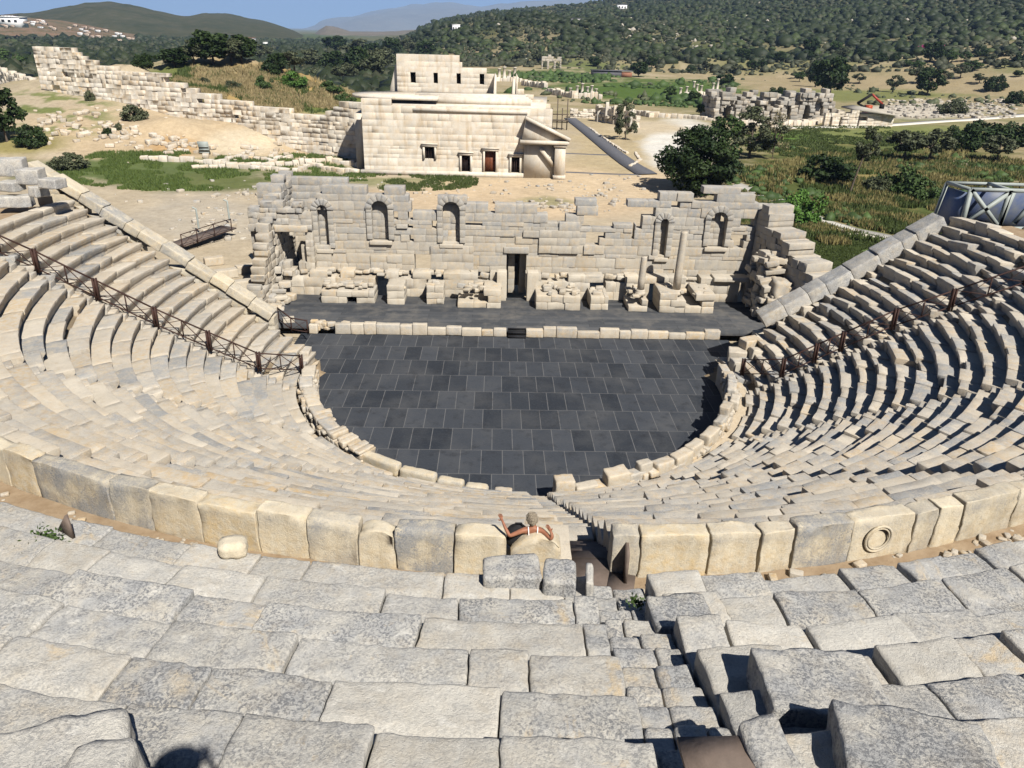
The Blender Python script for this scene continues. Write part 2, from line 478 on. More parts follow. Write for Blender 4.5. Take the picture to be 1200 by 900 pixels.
for q in range(len(pl)-1):
    n = len(pl)-2-q
    tone = {10: (.95, .75, .4), 9: (1.03, .12, .3), 3: (.95, .65, .5), 5: (1.02, .15, .4), 7: (1.05, .1, .3)}.get(q)
    add_slab(pl[q], pl[q+1], '%s along the walkway, %s to the left of the seated woman' % (words_left[q], ordn[n]), dh=random.uniform(-.03, .05) - (.06 if q == 9 else 0), lean=random.gauss(0, .02), tone=tone,
             shape=(0, -.5) if q == 9 else (random.gauss(0, .03), random.uniform(-.12, 0)))
edgesR = [719, 753, 833, 892, 933, 1003, 1077, 1107, 1143, 1203, 1265, 1330]
pr = [slab_phi(e) for e in edgesR]
words_right = ['narrow cream slab', 'pitted cream slab', 'smooth tan slab leaning at its joint', 'narrow tan slab', 'slab with grey stained top', 'slab carved with a round shield', 'narrow leaning tan slab', 'pale leaning slab', 'long cream slab turned to the light', 'tan slab', 'tan slab']
for q in range(len(pr)-1):
    sl = {2: -.03, 3: .03, 6: .07, 7: -.07}.get(q, random.gauss(0, .02))
    o = add_slab(pr[q], pr[q+1]-(.0012 if q in (1, 2, 3, 6, 7) else 0), '%s along the walkway, %s to the right of the brown board steps' % (words_right[q], ordn[q]), dh=random.uniform(-.04, .05), lean=random.gauss(0, .025),
             tone={4: (.95, .7, .4), 7: (1.08, .05, .2)}.get(q), shape=(sl, random.uniform(-.1, 0)))
    if q == 5:
        ph = (pr[q]+pr[q+1])/2-.004; st = MB()
        bm = bmesh.new()
        for R_, r_ in ((.30, .028), (.245, .018)):
            n, m_ = 36, 8
            vs = [[bm.verts.new(((R_+r_*math.cos(2*PI*b/m_))*math.cos(2*PI*a/n), r_*math.sin(2*PI*b/m_), (R_+r_*math.cos(2*PI*b/m_))*math.sin(2*PI*a/n))) for b in range(m_)] for a in range(n)]
            for a in range(n):
                for b in range(m_): bm.faces.new((vs[a][b], vs[(a+1) % n][b], vs[(a+1) % n][(b+1) % m_], vs[a][(b+1) % m_]))
        me = bpy.data.meshes.new('carved_ring'); bm.to_mesh(me); bm.free()
        for pp in me.polygons: pp.use_smooth = True
        a_ = me.attributes.new('tone', 'FLOAT_COLOR', 'POINT'); a_.data.foreach_set('color', [1.0, .15, .35, 1]*len(me.vertices))
        me.transform(Matrix.Translation((26.955*math.sin(ph), -26.955*math.cos(ph), 10.48)) @ Matrix.Rotation(ph, 4, 'Z'))
        link('carved_ring', me, M['slab'], o)
# the broken slab the woman leans on
pw0, pw1 = slab_phi(598), slab_phi(659)
o = add_slab(pw0, pw1, 'broken yellowish slab with sloping shoulders behind the seated woman', dh=.0, lean=.0, tone=(1.0, .12, .62), shape=(.10, -1.1), dep=.38)
# ------------------------------------------------------------------ upper tier (foreground)
upper = empty('seating_tier', (0, -33, 0), 'weathered grey upper tier of broad seat blocks filling the foreground', 'seating tier')
UD, UR, UR0, UZ0 = .93, .372, 28.8, 11.56
NU = 8
def up_stair(r): return (.02/r, .92/r)
for j in range(NU):
    r, z = UR0+UD*j, UZ0+UR*j
    H = 1.45 if j == 0 else .66
    rowe = empty('seat_row', (0, -r, z), None, None); rowe.parent = upper; rowe.matrix_parent_inverse = Matrix.Translation(upper.location).inverted()
    far = Stones(.02, 2.5, 1.6, .008, 9)
    a = rad(-78); amax = rad(75)
    while a < amax:
        near = rad(-26) < a < rad(20)
        L = random.choice((random.uniform(.7, 1.3), random.uniform(1.3, 2.4))) if a < 0 else random.uniform(.6, 1.5)
        a1 = a+L/r; z0, z1 = up_stair(r)
        if a1 > z0 and a < z1:
            if a >= z0-.006: a = z1+.001; continue
            a1 = z0
        L = (a1-a)*r; ph = (a+a1)/2
        right = ph > 0
        D = UD+.14
        dh = random.gauss(0, .020 if not right else .034); tilt = random.gauss(0, .012 if not right else .028); rl = random.gauss(0, .025 if not right else .05)
        dd = abs(random.gauss(0, .02 if not right else .045)); gap = abs(random.gauss(.004, .006)) if not right else abs(random.gauss(.025, .022))
        if right and a < z1+.02: dh += random.uniform(.02, .10); dd *= .3
        if random.random() < (.02 if not right else .06): dh -= random.uniform(.1, .22)
        tone = (random.uniform(.90, 1.07), min(1, max(.1, random.gauss(.36, .17))), max(0, random.gauss(.22, .15)))
        u = random.random()
        if u < .12: tone = (1.06, .14, .42)
        elif u < .16: tone = (.95, .65, .1)
        res = .055 if near and j > 2 else (.075 if near else .2)
        sub = (max(5, int(L/res)), max(5, int(D/res)), 6 if near else 4)
        f = ring_map(r, 0, 0, D, ph, L, z-H, dh, tilt, dd, .03, H, .035, rl)
        if near:
            st = Stones(.034 if not right else .044, 1.25, 1.25, .015, 7.5)
            st.block((L-gap, D, H), f, sub, .03, tone)
            st.build('seat_block', M['upper'], rowe)
        else:
            far.block((L-gap, D, H), f, sub, .04, tone)
        a = a1
    if far.n: far.build('seat_block', M['upper'], rowe, label='run of far seat blocks')
    # steps of the stair, two to a row
    st = Stones(.022, 2.6, 1.7, .010, 9)
    for half in (0, 1):
        zz = z-UR*.5 if half == 0 else z
        q = 0
        x0 = .02
        while x0 < .90:
            w = min(random.uniform(.28, .6), .92-x0)
            if .92-x0-w < .15: w = .92-x0
            ph = (x0+w/2)/r
            st.block((w-.012, UD/2+.1, .5), ring_map(r+half*UD/2, 0, 0, UD, ph, w, zz-.5, random.gauss(0, .02), random.gauss(0, .02), abs(random.gauss(0, .02)), 0, .5, 0), (8, 7, 5), .035, (random.uniform(.92, 1.06), random.uniform(.3, .7), random.uniform(.1, .5)))
            x0 += w
    st.build('step', M['upper'], rowe)
V = []; F = []
prof = [(28.95, 9.9)] + [(28.95+UD*j, UZ0+UR*j-.5) for j in range(NU+1)]
for (r, z) in prof:
    for k in range(101):
        a = rad(-79+155*k/100); V.append((r*math.sin(a), -r*math.cos(a), z))
for j in range(len(prof)-1):
    for k in range(100): q = j*101+k; F.append((q, q+101, q+102, q+1))
link('earth_core', mesh_np('earth_core', V, np.array(F)), M['darkearth'], upper)
# terrace the photograph is taken from
V = []; F = []
zt = 17.9
for (r, z) in ((UR0+UD*NU-.1, UZ0+UR*NU-.9), (38.15, UZ0+UR*NU-.3), (38.2, zt), (46, zt)):
    for k in range(81):
        a = rad(-80+160*k/80); V.append((r*math.sin(a), -r*math.cos(a), z))
for j in range(3):
    for k in range(80): q = j*81+k; F.append((q, q+81, q+82, q+1))
tag(link('terrace', mesh_np('terrace', V, np.array(F)), M['earth']), kind='structure')

# loose stones on and by the lip of the upper tier, each a thing
def single(name, center, size, rz, label, cat='stone block', rx=0, ry=0, mat='upper', tone=None, group=None, amp=.025, r=.05, sub=(10, 8, 7)):
    st = Stones(amp, 2.6, 1.8, .010, 9)
    loose(st, (0, 0, 0), size, rz, rx, ry, sub, r, tone)
    o = st.build(name, M[mat]); o.location = center
    return tag(o, label, cat, group)
def lipp(px, py, z): return at_z(px, py, z)
p = lipp(600, 680, 11.50); single('stone_block', p, (.92, .60, .30), .03, 'grey stone block lying behind the broken slab of the seated woman', ry=-.05, tone=(1.0, .75, .2))
p = lipp(655, 688, 11.50); single('stone_block', p, (.52, .60, .34), -.1, 'small grey corner block beside the thin upright slab', tone=(1.0, .85, .1))
p = lipp(690, 692, 11.56); single('stone_slab', p, (.11, .50, .36), -.12, 'thin upright stone slab on edge at the top of the board steps', 'stone slab', tone=(1.05, .3, .1), r=.03)
p = lipp(274, 650, 11.56); single('boulder', p, (.46, .40, .30), .2, 'pale rounded boulder on the lip above the walkway', 'boulder', mat='slab', tone=(1.1, .05, .1), r=.13)
p = lipp(790, 723, 11.95); single('stone_block', p+np.array([.1, 0, -.38]), (.9, .7, .50), .06, 'dark pitted block standing proud beside the small green weed', tone=(.92, .9, .1), amp=.045)
p = lipp(960, 805, 13.15); single('stone_block', p+np.array([0, 0, -.42]), (1.3, .95, .5), -.05, 'large lichen covered block tilted up beside the foreground steps', ry=.03, rx=-.05, tone=(1.0, .75, .2), amp=.035, r=.03, sub=(22, 16, 9))
p = lipp(1075, 880, 13.75); single('stone_block', p+np.array([0, 0, -.46]), (1.35, .85, .5), -.25, 'large grey block lying askew at the bottom edge of the picture', rx=-.08, tone=(.95, .95, .1), amp=.035, r=.03, sub=(22, 14, 9))
p = lipp(905, 890, 13.7); single('stone_block', p+np.array([0, 0, -.3]), (.4, .75, .42), .2, 'narrow upright block wedged by the board at the foot of the picture', rx=.1, tone=(1.0, .6, .2), amp=.04)
p = lipp(30, 905, 13.9); single('boulder', p+np.array([0, 0, -.3]), (1.5, .8, .42), .25, 'pale smooth boulder in the lower left corner', 'boulder', tone=(1.08, .35, .1), r=.07, amp=.05, sub=(18, 12, 8))
p = lipp(118, 903, 14.0); single('boulder', p+np.array([0, 0, -.28]), (.5, .45, .4), .1, 'small pale boulder next to the lower left corner boulder', 'boulder', tone=(1.08, .3, .1), r=.07, amp=.04)
m = MB(); m.box((0, 0, 0), (.95, .7, .10)); o = m.build('drain_cover', plain('grey_slab', (.10, .105, .12), .8, .3, 3)); o.location = at_z(341, 453, .74); o.rotation_euler = (0, 0, .3); tag(o, 'dark grey slab lying on the ground below the left railing end', 'slab')
# gravel on the walkway
st = Stones(.01, 4, 1.5, .005, 10)
for k in range(240):
    r = random.choice((random.gauss(27.25, .12), random.uniform(27.0, 28.6))); a = rad(random.uniform(-32, 24)); s_ = random.choice((.04, .06, .09, .14))*random.uniform(.7, 1.3)
    if 0 < r*math.sin(a) < 1.2: continue
    loose(st, (r*math.sin(a), -r*math.cos(a), 9.98), (s_*1.5, s_, s_*.7), random.uniform(0, 3), 0, 0, (3, 3, 3), .02, rtone(.1, .2, .5))
tag(st.build('walkway_gravel', M['seat']), kind='stuff')
p = (CAM[0], CAM[1]-.25, 17.88); single('stone_block', p, (.8, .45, .24), 0, 'unseen grey block added at the top to lift the photographer and the head shadow', tone=(1, .5, .2), amp=.01)  # added plinth, lifts the photographer so the head shadow falls further out
# boards and plates
m = MB(); p = lipp(845, 893, 13.62); m.box((0, 0, 0), (.75, .34, .06)); o = m.build('wooden_board', M['wood']); o.location = p+np.array([0, 0, .1]); o.rotation_euler = (0, 0, .03); tag(o, 'dark brown wooden board lying at the bottom edge of the picture', 'board')
m = MB(); p = lipp(318, 662, 10.75); m.box((0, 0, 0), (.62, .30, .05)); o = m.build('wooden_board', M['wood']); o.location = p; tag(o, 'dark board bridging the walkway beside the pale boulder', 'board')
p = lipp(79, 628, 11.58); m = MB(); m.prism([(0, -.16, 0), (0, .30, .0), (0, -.10, .46)], (.05, 0, 0)); o = m.build('triangular_plate', M['wood']); o.location = p; o.rotation_euler = (0, 0, 1.0); tag(o, 'brown triangular plate standing on the lip at the left', 'plate')

# board steps through the slab ring
t = empty('board_steps', (.4, -26.8, 10), 'brown board steps and landing through the gap in the slab ring', 'steps')
m = MB(); m.box((.40, -27.0, 10.10), (.92, 1.5, .08)); m.box((.86, -27.35, 10.12), (.5, .8, .06), -.25); m.build('landing', M['wood'], t)
for k in range(5):
    m = MB(); m.box((.40, -26.05+.33*k, 9.93-.21*k), (.78, .34, .06)); m.box((.40, -25.90+.33*k, 9.80-.21*k), (.76, .03, .24)); m.build('tread', M['wood'], t)
m = MB(); m.box((1.0, -26.9, 10.45), (.06, .72, .75), -.1); m.build('cheek_board', M['wood'], t)

# ------------------------------------------------------------------ parapet round the orchestra
POC = np.array([0, 3.7, 0]); POR = 12.6
def prad(a): return 12.5+.95*np.maximum(0, np.cos(a))**2
def par_map(phi, L, dep, z0, dd=0, tilt=0, roll=0):
    def f(p):
        l, d, h = p[:, 0]-L/2, p[:, 1]-dep/2+dd, p[:, 2]
        a = phi+l/POR; R = prad(a)+d
        return np.stack([R*np.sin(a), POC[1]-R*np.cos(a), z0+h+tilt*l+roll*d], -1)
    return f
def rubble_ring(name, parent, a0, a1, z0, z1f, dep, size, mat):
    st = Stones(.03, 4, 1.5, .012, 10)
    a = a0
    while a < a1:
        L = random.uniform(*size); z = z0
        while z < z1f(a):
            h = random.uniform(size[0]*.6, size[1]*.7)
            st.block((L*random.uniform(.85, 1.05), dep*random.uniform(.8, 1.1), h*1.02), par_map(a+L/2/POR, L, dep, z, random.gauss(0, .05), random.gauss(0, .08)), (4, 4, 4), .05, rtone(.14, .2, .55))
            z += h
        a += L/POR
    st.build(name, mat, parent)
for side, nm in ((-1, 'left'), (1, 'right')):
    t = empty('parapet', (side*8, -4, 0), ('low parapet of rubble and big cream blocks left of the dark paved circle' if side < 0 else 'broken low parapet of cream blocks right of the dark paved circle'), 'parapet')
    st = Stones(.012, 3, 1.3, .006, 9)                 # dressed podium face towards the paving
    a = rad(3) if side > 0 else rad(3.5)
    while a < rad(86):
        L = random.uniform(.8, 1.4)
        hh = .66 if side < 0 else .66+.75*sstep(rad(35), rad(60), a)
        if a < rad(7): hh = .3
        st.block((L-.01, .5, hh), par_map(side*(a+L/2/POR), L, .5, 0, 0), (4, 3, 3), .03, rtone(.1, .25, .3)); a += L/POR
    st.build('podium', M['seat'], t)
    if side < 0:
        rubble_ring('rubble', t, rad(-86), rad(-36), .08, lambda a: 1.0+.25*sstep(rad(-86), rad(-70), a), .95, (.22, .48), M['seat'])
        spans = [(-84, -77, .32), (-77, -71, .32), (-70.5, -66, .25), (-65.5, -60, .30), (-59, -54, .3), (-53, -47, .22)]
        for (b0, b1, h) in spans:
            L = rad(b1-b0)*POR; s2 = Stones(.03, 2.5, 1.8, .01, 9)
            s2.block((L-.03, .75, h), par_map(rad((b0+b1)/2), L, .75, 1.22, random.gauss(0, .04), random.gauss(0, .05)), (10, 6, 4), .07, rtone(.1, .25, .2)); s2.build('block', M['seat'], t)
        for (p0, p1, h) in ((483, 433, .62), (520, 484, .6), (547, 521, .5), (574, 548, .42)):
            A = at_z(p1, np.interp(p1, [433, 483, 520, 547, 574], [516, 533, 546, 557, 563]), 1.25); B = at_z(p0, np.interp(p0, [433, 483, 520, 547, 574], [516, 533, 546, 557, 563]), 1.25)
            a0 = math.atan2(A[0], -(A[1]-3.7)); a1 = math.atan2(B[0], -(B[1]-3.7)); L = abs(a1-a0)*POR
            s2 = Stones(.025, 2.5, 1.8, .008, 9); s2.block((L-.04, .5, h+.06), par_map((a0+a1)/2, L, .5, .6, .1, random.gauss(0, .04)), (10, 6, 6), .12, (1.0, .1, .4), warm_base=.3); s2.build('block', M['slab'], t)
        for b, w in ((-4.5, .75),):
            s2 = Stones(.02, 2.5, 1.6, .008, 9); s2.block((w, .55, .34), par_map(rad(b), w, .55, .6, .15, .0), (7, 5, 4), .06, (1.02, .1, .3)); s2.build('block', M['seat'], t)
    else:
        rubble_ring('rubble', t, rad(13), rad(84), .55, lambda a: .72+.22*abs(math.sin(a*9))+.7*float(sstep(rad(35), rad(60), a)), .7, (.2, .5), M['seat'])
        for (b0, b1, h, w) in ((5.2, 9.2, .92, .75), (9.4, 14, .5, .5), (15.5, 20.5, .95, .75), (20.5, 25, .62, .6), (23.2, 26.4, 1.0, .5), (27, 32, .8, .6), (32.2, 37.5, .85, .6), (38, 43, .75, .55), (43.5, 49, .75, .6), (50, 55, .65, .5), (56, 61, .7, .55), (62, 67, .6, .5), (68, 73, .65, .5), (74, 79, .6, .5)):
            L = rad(b1-b0)*POR; s2 = Stones(.03, 2.5, 1.8, .01, 9)
            s2.block((L-.04, w, h), par_map(rad((b0+b1)/2), L, w, .6+.7*float(sstep(35, 60, (b0+b1)/2)), random.gauss(0, .07), random.gauss(0, .06), random.gauss(0, .05)), (9, 7, 6), .07, rtone(.08, .12, .25)); s2.build('block', M['seat'], t)

# ------------------------------------------------------------------ orchestra paving and stage deck
def paving_mat():
    m = NT('slate_paving')
    br = m.n('ShaderNodeTexBrick'); br.offset = .5; br.squash = 1
    for k, v in (('Scale', 1.0), ('Mortar Size', .020), ('Mortar Smooth', .1), ('Bias', 0.0), ('Brick Width', 1.07), ('Row Height', 2.33)): br.inputs[k].default_value = v
    br.inputs['Color1'].default_value = (.018, .022, .029, 1); br.inputs['Color2'].default_value = (.046, .051, .060, 1); br.inputs['Mortar'].default_value = (.12, .12, .12, 1)
    m.l(m.tc, br.inputs['Vector'])
    c = m.mix(m.math('MULTIPLY', m.ramp(m.noise(.35, 5, .6), .45, .75), .55), br.outputs['Color'], (.085, .085, .085))
    c = m.mix(m.math('MULTIPLY', m.ramp(m.noise(1.3, 6, .7), .52, .70), .6), c, (.014, .015, .018))
    c = m.mix(m.math('MULTIPLY', m.ramp(m.noise(9, 5, .7), .5, .8), .35), c, (.10, .10, .10))
    m.color(c); m.b.inputs['Roughness'].default_value = .7
    m.bump(br.outputs['Fac'], .3, -.01)
    return m.m
def deck_mat():
    m = NT('stage_planks')
    br = m.n('ShaderNodeTexBrick'); br.offset = .35
    for k, v in (('Scale', 1.0), ('Mortar Size', .012), ('Brick Width', 3.2), ('Row Height', .55)): br.inputs[k].default_value = v
    br.inputs['Color1'].default_value = (.030, .033, .038, 1); br.inputs['Color2'].default_value = (.058, .060, .064, 1); br.inputs['Mortar'].default_value = (.016, .016, .018, 1)
    m.l(m.tc, br.inputs['Vector'])
    c = m.mix(m.math('MULTIPLY', m.ramp(m.noise(.7, 6, .7), .46, .72), .65), br.outputs['Color'], (.125, .115, .10)); m.color(c)
    m.b.inputs['Roughness'].default_value = .7; m.bump(br.outputs['Fac'], .3, -.01)
    return m.m
V = [(0, 3.7, 0)]; F = []
for k in range(121):
    a = rad(-101+202*k/120); rp = 12.9+.95*max(0, math.cos(a))**2; V.append((rp*math.sin(a), 3.7-rp*math.cos(a), 0))
V += [(15.2, 8, 0), (15.2, 11.5, 0), (-15.2, 11.5, 0), (-15.2, 8, 0)]
n = len(V)
for k in range(1, n-1): F.append((0, k, k+1))
F.append((0, n-1, 1))
tag(link('orchestra_floor', mesh_np('orchestra_floor', V, np.array(F)), paving_mat()), kind='structure')
V = []; F = []
for (x, y) in ((-19.2, 11.75), (18.6, 11.75), (18.9, 18.4), (-19.2, 18.4)): V.append((x, y, .6))
for (x, y) in ((-19.2, 11.75), (18.6, 11.75), (18.9, 18.4), (-19.2, 18.4)): V.append((x, y, .25))
F = [(0, 1, 2, 3), (4, 5, 1, 0)]
tag(link('stage_floor', mesh_np('stage_floor', V, np.array(F)), deck_mat()), kind='structure')
for side in (-1, 1):
    t = empty('stage_kerb', (side*7.5, 11.6, 0), ('row of cream kerb stones edging the stage left of the black steps' if side < 0 else 'row of low cream kerb stones edging the stage right of the black steps'), 'kerb')
    x = .68; 
    while x < 14.4:
        L = random.uniform(.8, 1.7); h = random.uniform(.42, .68)
        if side < 0 and 6 < x < 12.5: h = random.uniform(.55, .85)
        if side > 0 and x > 1.7 and x < 6: h = random.choice((.5, .72, .75))
        st = Stones(.016, 3, 1.6, .006, 9)
        L = min(L, 14.6-x)
        if random.random() < .07 and x > 2: x += L*.6; continue
        o = np.array([side*x if side > 0 else -x-L, 11.42+random.gauss(0, .06), 0])
        st.block((L-.02, .42+random.uniform(-.05, .1), h), placed(o, (1, 0, 0), (0, 1, 0)), (7, 4, 4), .05, rtone(.08, .12, .25), warm_base=.2)
        st.build('kerb_stone', M['seat'], t); x += L
st = Stones(.03, 3, 1.6, .01, 9)
for k in range(26): loose(st, (-random.uniform(11.5, 14.5), 11.95+random.uniform(-.2, .35), random.uniform(.1, .5)), (random.uniform(.25, .6), random.uniform(.25, .4), random.uniform(.2, .35)), random.uniform(-.5, .5), sub=(4, 4, 4), tone=rtone(.1, .1, .7))
tag(st.build('rubble_bank', M['seat']), 'brownish rubble bank behind the left end of the stage kerb', 'rubble')
t = empty('stage_steps', (0.03, 11.4, 0), 'black steps from the paved circle up to the stage', 'steps')
for k in range(3):
    m = MB(); m.box((.04, 11.15+.3*k+.15, .1+.2*k-.01), (1.26, .32, .17)); m.build('step', M['black'], t)
# ------------------------------------------------------------------ STAGE BUILDING
def ashlar(st, org, u, L, thick, top, z0=0.0, ch=(.42, .68), bl=(.6, 1.7), openings=(), tonef=None, jag=.015, sub=(5, 3, 4), r=.010, bottom=None, odd=.05):
    """courses of blocks along unit vector u (thickness to the left of u); top(x) gives the ragged height; openings (x0,x1,z0,z1,arch)"""
    u = np.array([u[0], u[1], 0.0]); u /= np.linalg.norm(u); nrm = np.array([-u[1], u[0], 0]); org = np.asarray(org, float)
    cut = [random.uniform(.2, 1.0) if random.random() < odd*5 else 0.0 for _ in range(int(L/.9)+2)]
    brk = sorted([q[2] for q in openings]+[q[3] for q in openings if not q[4]]); z = z0; zmax = max(top(x) for x in np.linspace(0, L, 80))
    while z < zmax-.05:
        h = random.uniform(*ch)
        for b_ in brk:
            if z+.28 < b_ < z+h+.28: h = b_-z; break
        zm = z+h/2
        iv = [(0.0, L)]
        for (a, b, c, d, arch) in openings:
            if arch:
                R = (b-a)/2; sp = d-R
                if not (c <= zm <= d): continue
                hw = R if zm < sp else math.sqrt(max(0, R*R-(zm-sp)**2)); a, b = (a+b)/2-hw, (a+b)/2+hw
            elif not (c <= zm <= d): continue
            niv = []
            for (p, q) in iv:
                if b <= p or a >= q: niv.append((p, q)); continue
                if a > p: niv.append((p, a))
                if b < q: niv.append((b, q))
            iv = niv
        for (p, q) in iv:
            x = p
            while x < q-.02:
                w = random.uniform(*bl)
                if q-x-w < .3: w = q-x
                w = min(w, q-x)
                xm = x+w/2
                if zm < top(xm)-cut[int(xm/.9) % len(cut)] and (bottom is None or zm > bottom(xm)):
                    pr = random.gauss(0, jag)
                    if random.random() < odd: pr += random.choice((-1.6, .7))*random.uniform(1.5, 4.5)*jag
                    if random.random() < odd*.35 and jag > .012: x += w; continue
                    o = org + u*x + nrm*(pr+0) + np.array([0, 0, z])
                    tn = tonef(xm, zm) if tonef else rtone(.1, .35, .25)
                    st.block((w-.002, thick, h-.001), placed(o, u, nrm), sub, r, tn)
                x += w
        z += h
def pw(pts):
    xs = [p[0] for p in pts]; ys = [p[1] for p in pts]
    return lambda x: float(np.interp(x, xs, ys))
def profile_from_px(pts, Y):
    """outline read along a wall standing at y = Y -> list of (x, z)"""
    r = [at_y(a, b, Y) for a, b in pts]; return [(p[0], p[2]) for p in r]
stage = empty('stage_building', (0, 18.3, .6), 'ruined cream and grey stone stage wall with arched niches behind the dark paving', 'ruin')
def stage_tone(x, z):
    return (random.uniform(.93, 1.06), min(1, max(0, random.gauss(.2+.09*max(0, z-3), .12))), max(0, random.gauss(.25, .15)))
YW = 19.6
# lower wall with ledge
st = Stones(.016, 2.5, 1.6, .006, 9)
xs0 = -17.9
def X(px, py, Y): return float(at_y(px, py, Y)[0])
ops = [(X(440, 340, 18.3)-xs0, X(456, 340, 18.3)-xs0, .6, 2.1, True), (X(594, 330, 18.3)-xs0, X(616, 330, 18.3)-xs0, .6, 9, False),
       (X(735, 340, 18.3)-xs0-.1, X(735, 340, 18.3)-xs0+.05, .6, .8, False), (X(760, 345, 18.3)-xs0, X(773, 345, 18.3)-xs0, .6, 2.0, False)]
ashlar(st, (xs0, 18.3, 0), (1, 0), 35.6, 1.3, lambda x: 2.35+.15*math.sin(x*3.1), .55, (.5, .7), (.7, 1.5), ops, lambda x, z: (random.uniform(.95, 1.1), max(0, random.gauss(.08, .1)), max(0, random.gauss(.2, .15))))
st.build('podium_wall', M['stage'], stage)
st = Stones(.03, 3, 1.6, .01, 9)
for k in range(80):
    x = random.uniform(-17, 16.8)
    if -.7 < x < 1.2: continue
    loose(st, (x, random.uniform(18.5, 19.5), 2.18), (random.uniform(.3, .8), random.uniform(.3, .6), random.uniform(.15, .4)), random.uniform(-.3, .3), random.gauss(0, .06), random.gauss(0, .06), (4, 4, 3), .05, rtone(.1, .12, .3))
st.build('ledge_rubble', M['stage'], stage)
# upper wall
prof = [(362, 262), (366, 236), (374, 228), (380, 216), (392, 211), (400, 219), (405, 219), (408, 214), (453, 215.5), (453, 223), (470, 223), (471.5, 232), (476, 241), (500, 248), (506, 256), (513, 252), (514, 236), (521, 229), (539, 229), (548, 241), (557, 233.5), (587, 227.5), (605, 229), (608, 241), (620, 244), (633, 247), (660, 256), (664, 257), (668, 247), (680, 229), (690, 229), (691, 263), (695, 272), (710, 268), (720, 262), (740, 261), (742, 244), (743, 227), (790, 229), (801, 230), (802, 226), (833, 224), (834, 219), (858, 221), (860, 230), (877, 231), (890, 238)]
P = profile_from_px(prof, YW); X0 = P[0][0]; X1 = P[-1][0]
top = lambda x: float(np.interp(x+X0, [p[0] for p in P], [p[1] for p in P]))
def opn(px0, px1, py0, py1, arch=True):
    a = at_y(px0, py1, YW); b = at_y(px1, py1, YW); c = at_y((px0+px1)/2, py0, YW)
    return (a[0]-X0, b[0]-X0, a[2], c[2], arch)
niches = [opn(375, 387, 240, 290), opn(437, 456, 235, 280), opn(519, 539, 236, 284), opn(829, 848, 248, 288), opn(770, 779, 256, 300)]
doors = [opn(593, 616, 296, 330, False), opn(486, 505, 298, 316, False), opn(745, 752, 255, 270)]
holes = [opn(478, 484, 248, 258, False), opn(478, 484, 263, 271, False), opn(480, 485, 275, 283, False), opn(506, 511, 257, 268, False), opn(572, 580, 239, 247, False), opn(740, 743, 262, 280, False)]
st = Stones(.010, 2.2, 1.4, .006, 9)
ashlar(st, (X0, YW, 0), (1, 0), X1-X0, .95, top, 2.3, (.44, .74), (.55, 1.9), niches+doors+holes, stage_tone, .022, (7, 3, 5), .012, odd=.08)
st.build('upper_wall', M['stage'], stage)
for n in niches:                                   # recessed back, sill, arch stones
    st = Stones(.012, 2.5, 1.4, .005, 9)
    ashlar(st, (X0+n[0]-.1, YW+.5, 0), (1, 0), n[1]-n[0]+.2, .3, lambda x: n[3]+.05, n[2]-.1, (.4, .6), (.4, .8), (), stage_tone, .01, (4, 2, 3))
    st.block((n[1]-n[0]+.5, .5, .32), placed((X0+n[0]-.25, YW-.22, n[2]-.42), (1, 0, 0), (0, 1, 0)), (7, 4, 4), .04, (1.05, .15, .2))
    R = (n[1]-n[0])/2; cx, cz = X0+(n[0]+n[1])/2, n[3]-R
    nv = 7
    for k in range(nv):
        a0 = PI*k/nv; da = PI/nv-.015
        def f(p, a0=a0, da=da, R=R):
            a = a0 + p[:, 0]*da; rr = R + p[:, 2]
            return np.stack([cx-rr*np.cos(a), YW-.19+p[:, 1], cz+rr*np.sin(a)], -1)
        st.block((1.0, .6, .46), f, (4, 3, 4), .02, (random.uniform(.92, 1.02), .65, .1))
    for s2 in (-1, 1):
        z = n[2]
        while z < cz-.1:
            h = min(random.uniform(.4, .6), cz-z)
            st.block((.42, .5, h-.004), placed((cx+s2*(R+.21)-.21, YW-.15, z), (1, 0, 0), (0, 1, 0)), (4, 3, 4), .02, (random.uniform(.92, 1.02), .45, .1)); z += h
    st.build('niche', M['stage'], stage)
# projecting upper pilaster strips on the back wall, pieces with clean joints
st = Stones(.012, 2.5, 1.4, .005, 9)
for (px0, px1, py0, py1) in ((631, 680, 258, 296), (435, 471, 296, 316), (356, 388, 288, 316), (505, 555, 293, 316)):
    a = at_y(px0, py1, YW); b = at_y(px1, py0, YW)
    ashlar(st, (a[0], YW-.16, 0), (1, 0), b[0]-a[0], .3, lambda x: b[2], a[2], (.55, .75), (.9, 1.8), (), stage_tone, .01)
st.build('facing_blocks', M['stage'], stage)
# piers in front of the podium
zf = .6
def pier(px0, px1, y_front, ztop, rough=.03, tiers=None):
    x0, x1 = X(px0, 356, y_front), X(px1, 356, y_front)
    st = Stones(rough, 2.4, 1.7, .008, 9)
    ashlar(st, (x0, y_front, 0), (1, 0), x1-x0, 18.28-y_front, lambda x: ztop, zf-.02, (.42, .6), (.6, 1.4), (), lambda x, z: (random.uniform(.98, 1.1), max(0, random.gauss(.08, .1)), max(0, random.gauss(.22, .15))),   .035, (6, 6, 4), .04, odd=.015)
    nr = int((x1-x0)*5)
    for k in range(nr):
        loose(st, (random.uniform(x0+.2, x1-.2), random.uniform(y_front+.25, 18.1), ztop-.1), (random.uniform(.25, .7), random.uniform(.25, .5), random.uniform(.15, .36)), random.uniform(-.4, .4), random.gauss(0, .07), random.gauss(0, .07), (4, 4, 3), .05, rtone(.1, .12, .25))
    st.build('pier', M['stage'], stage)
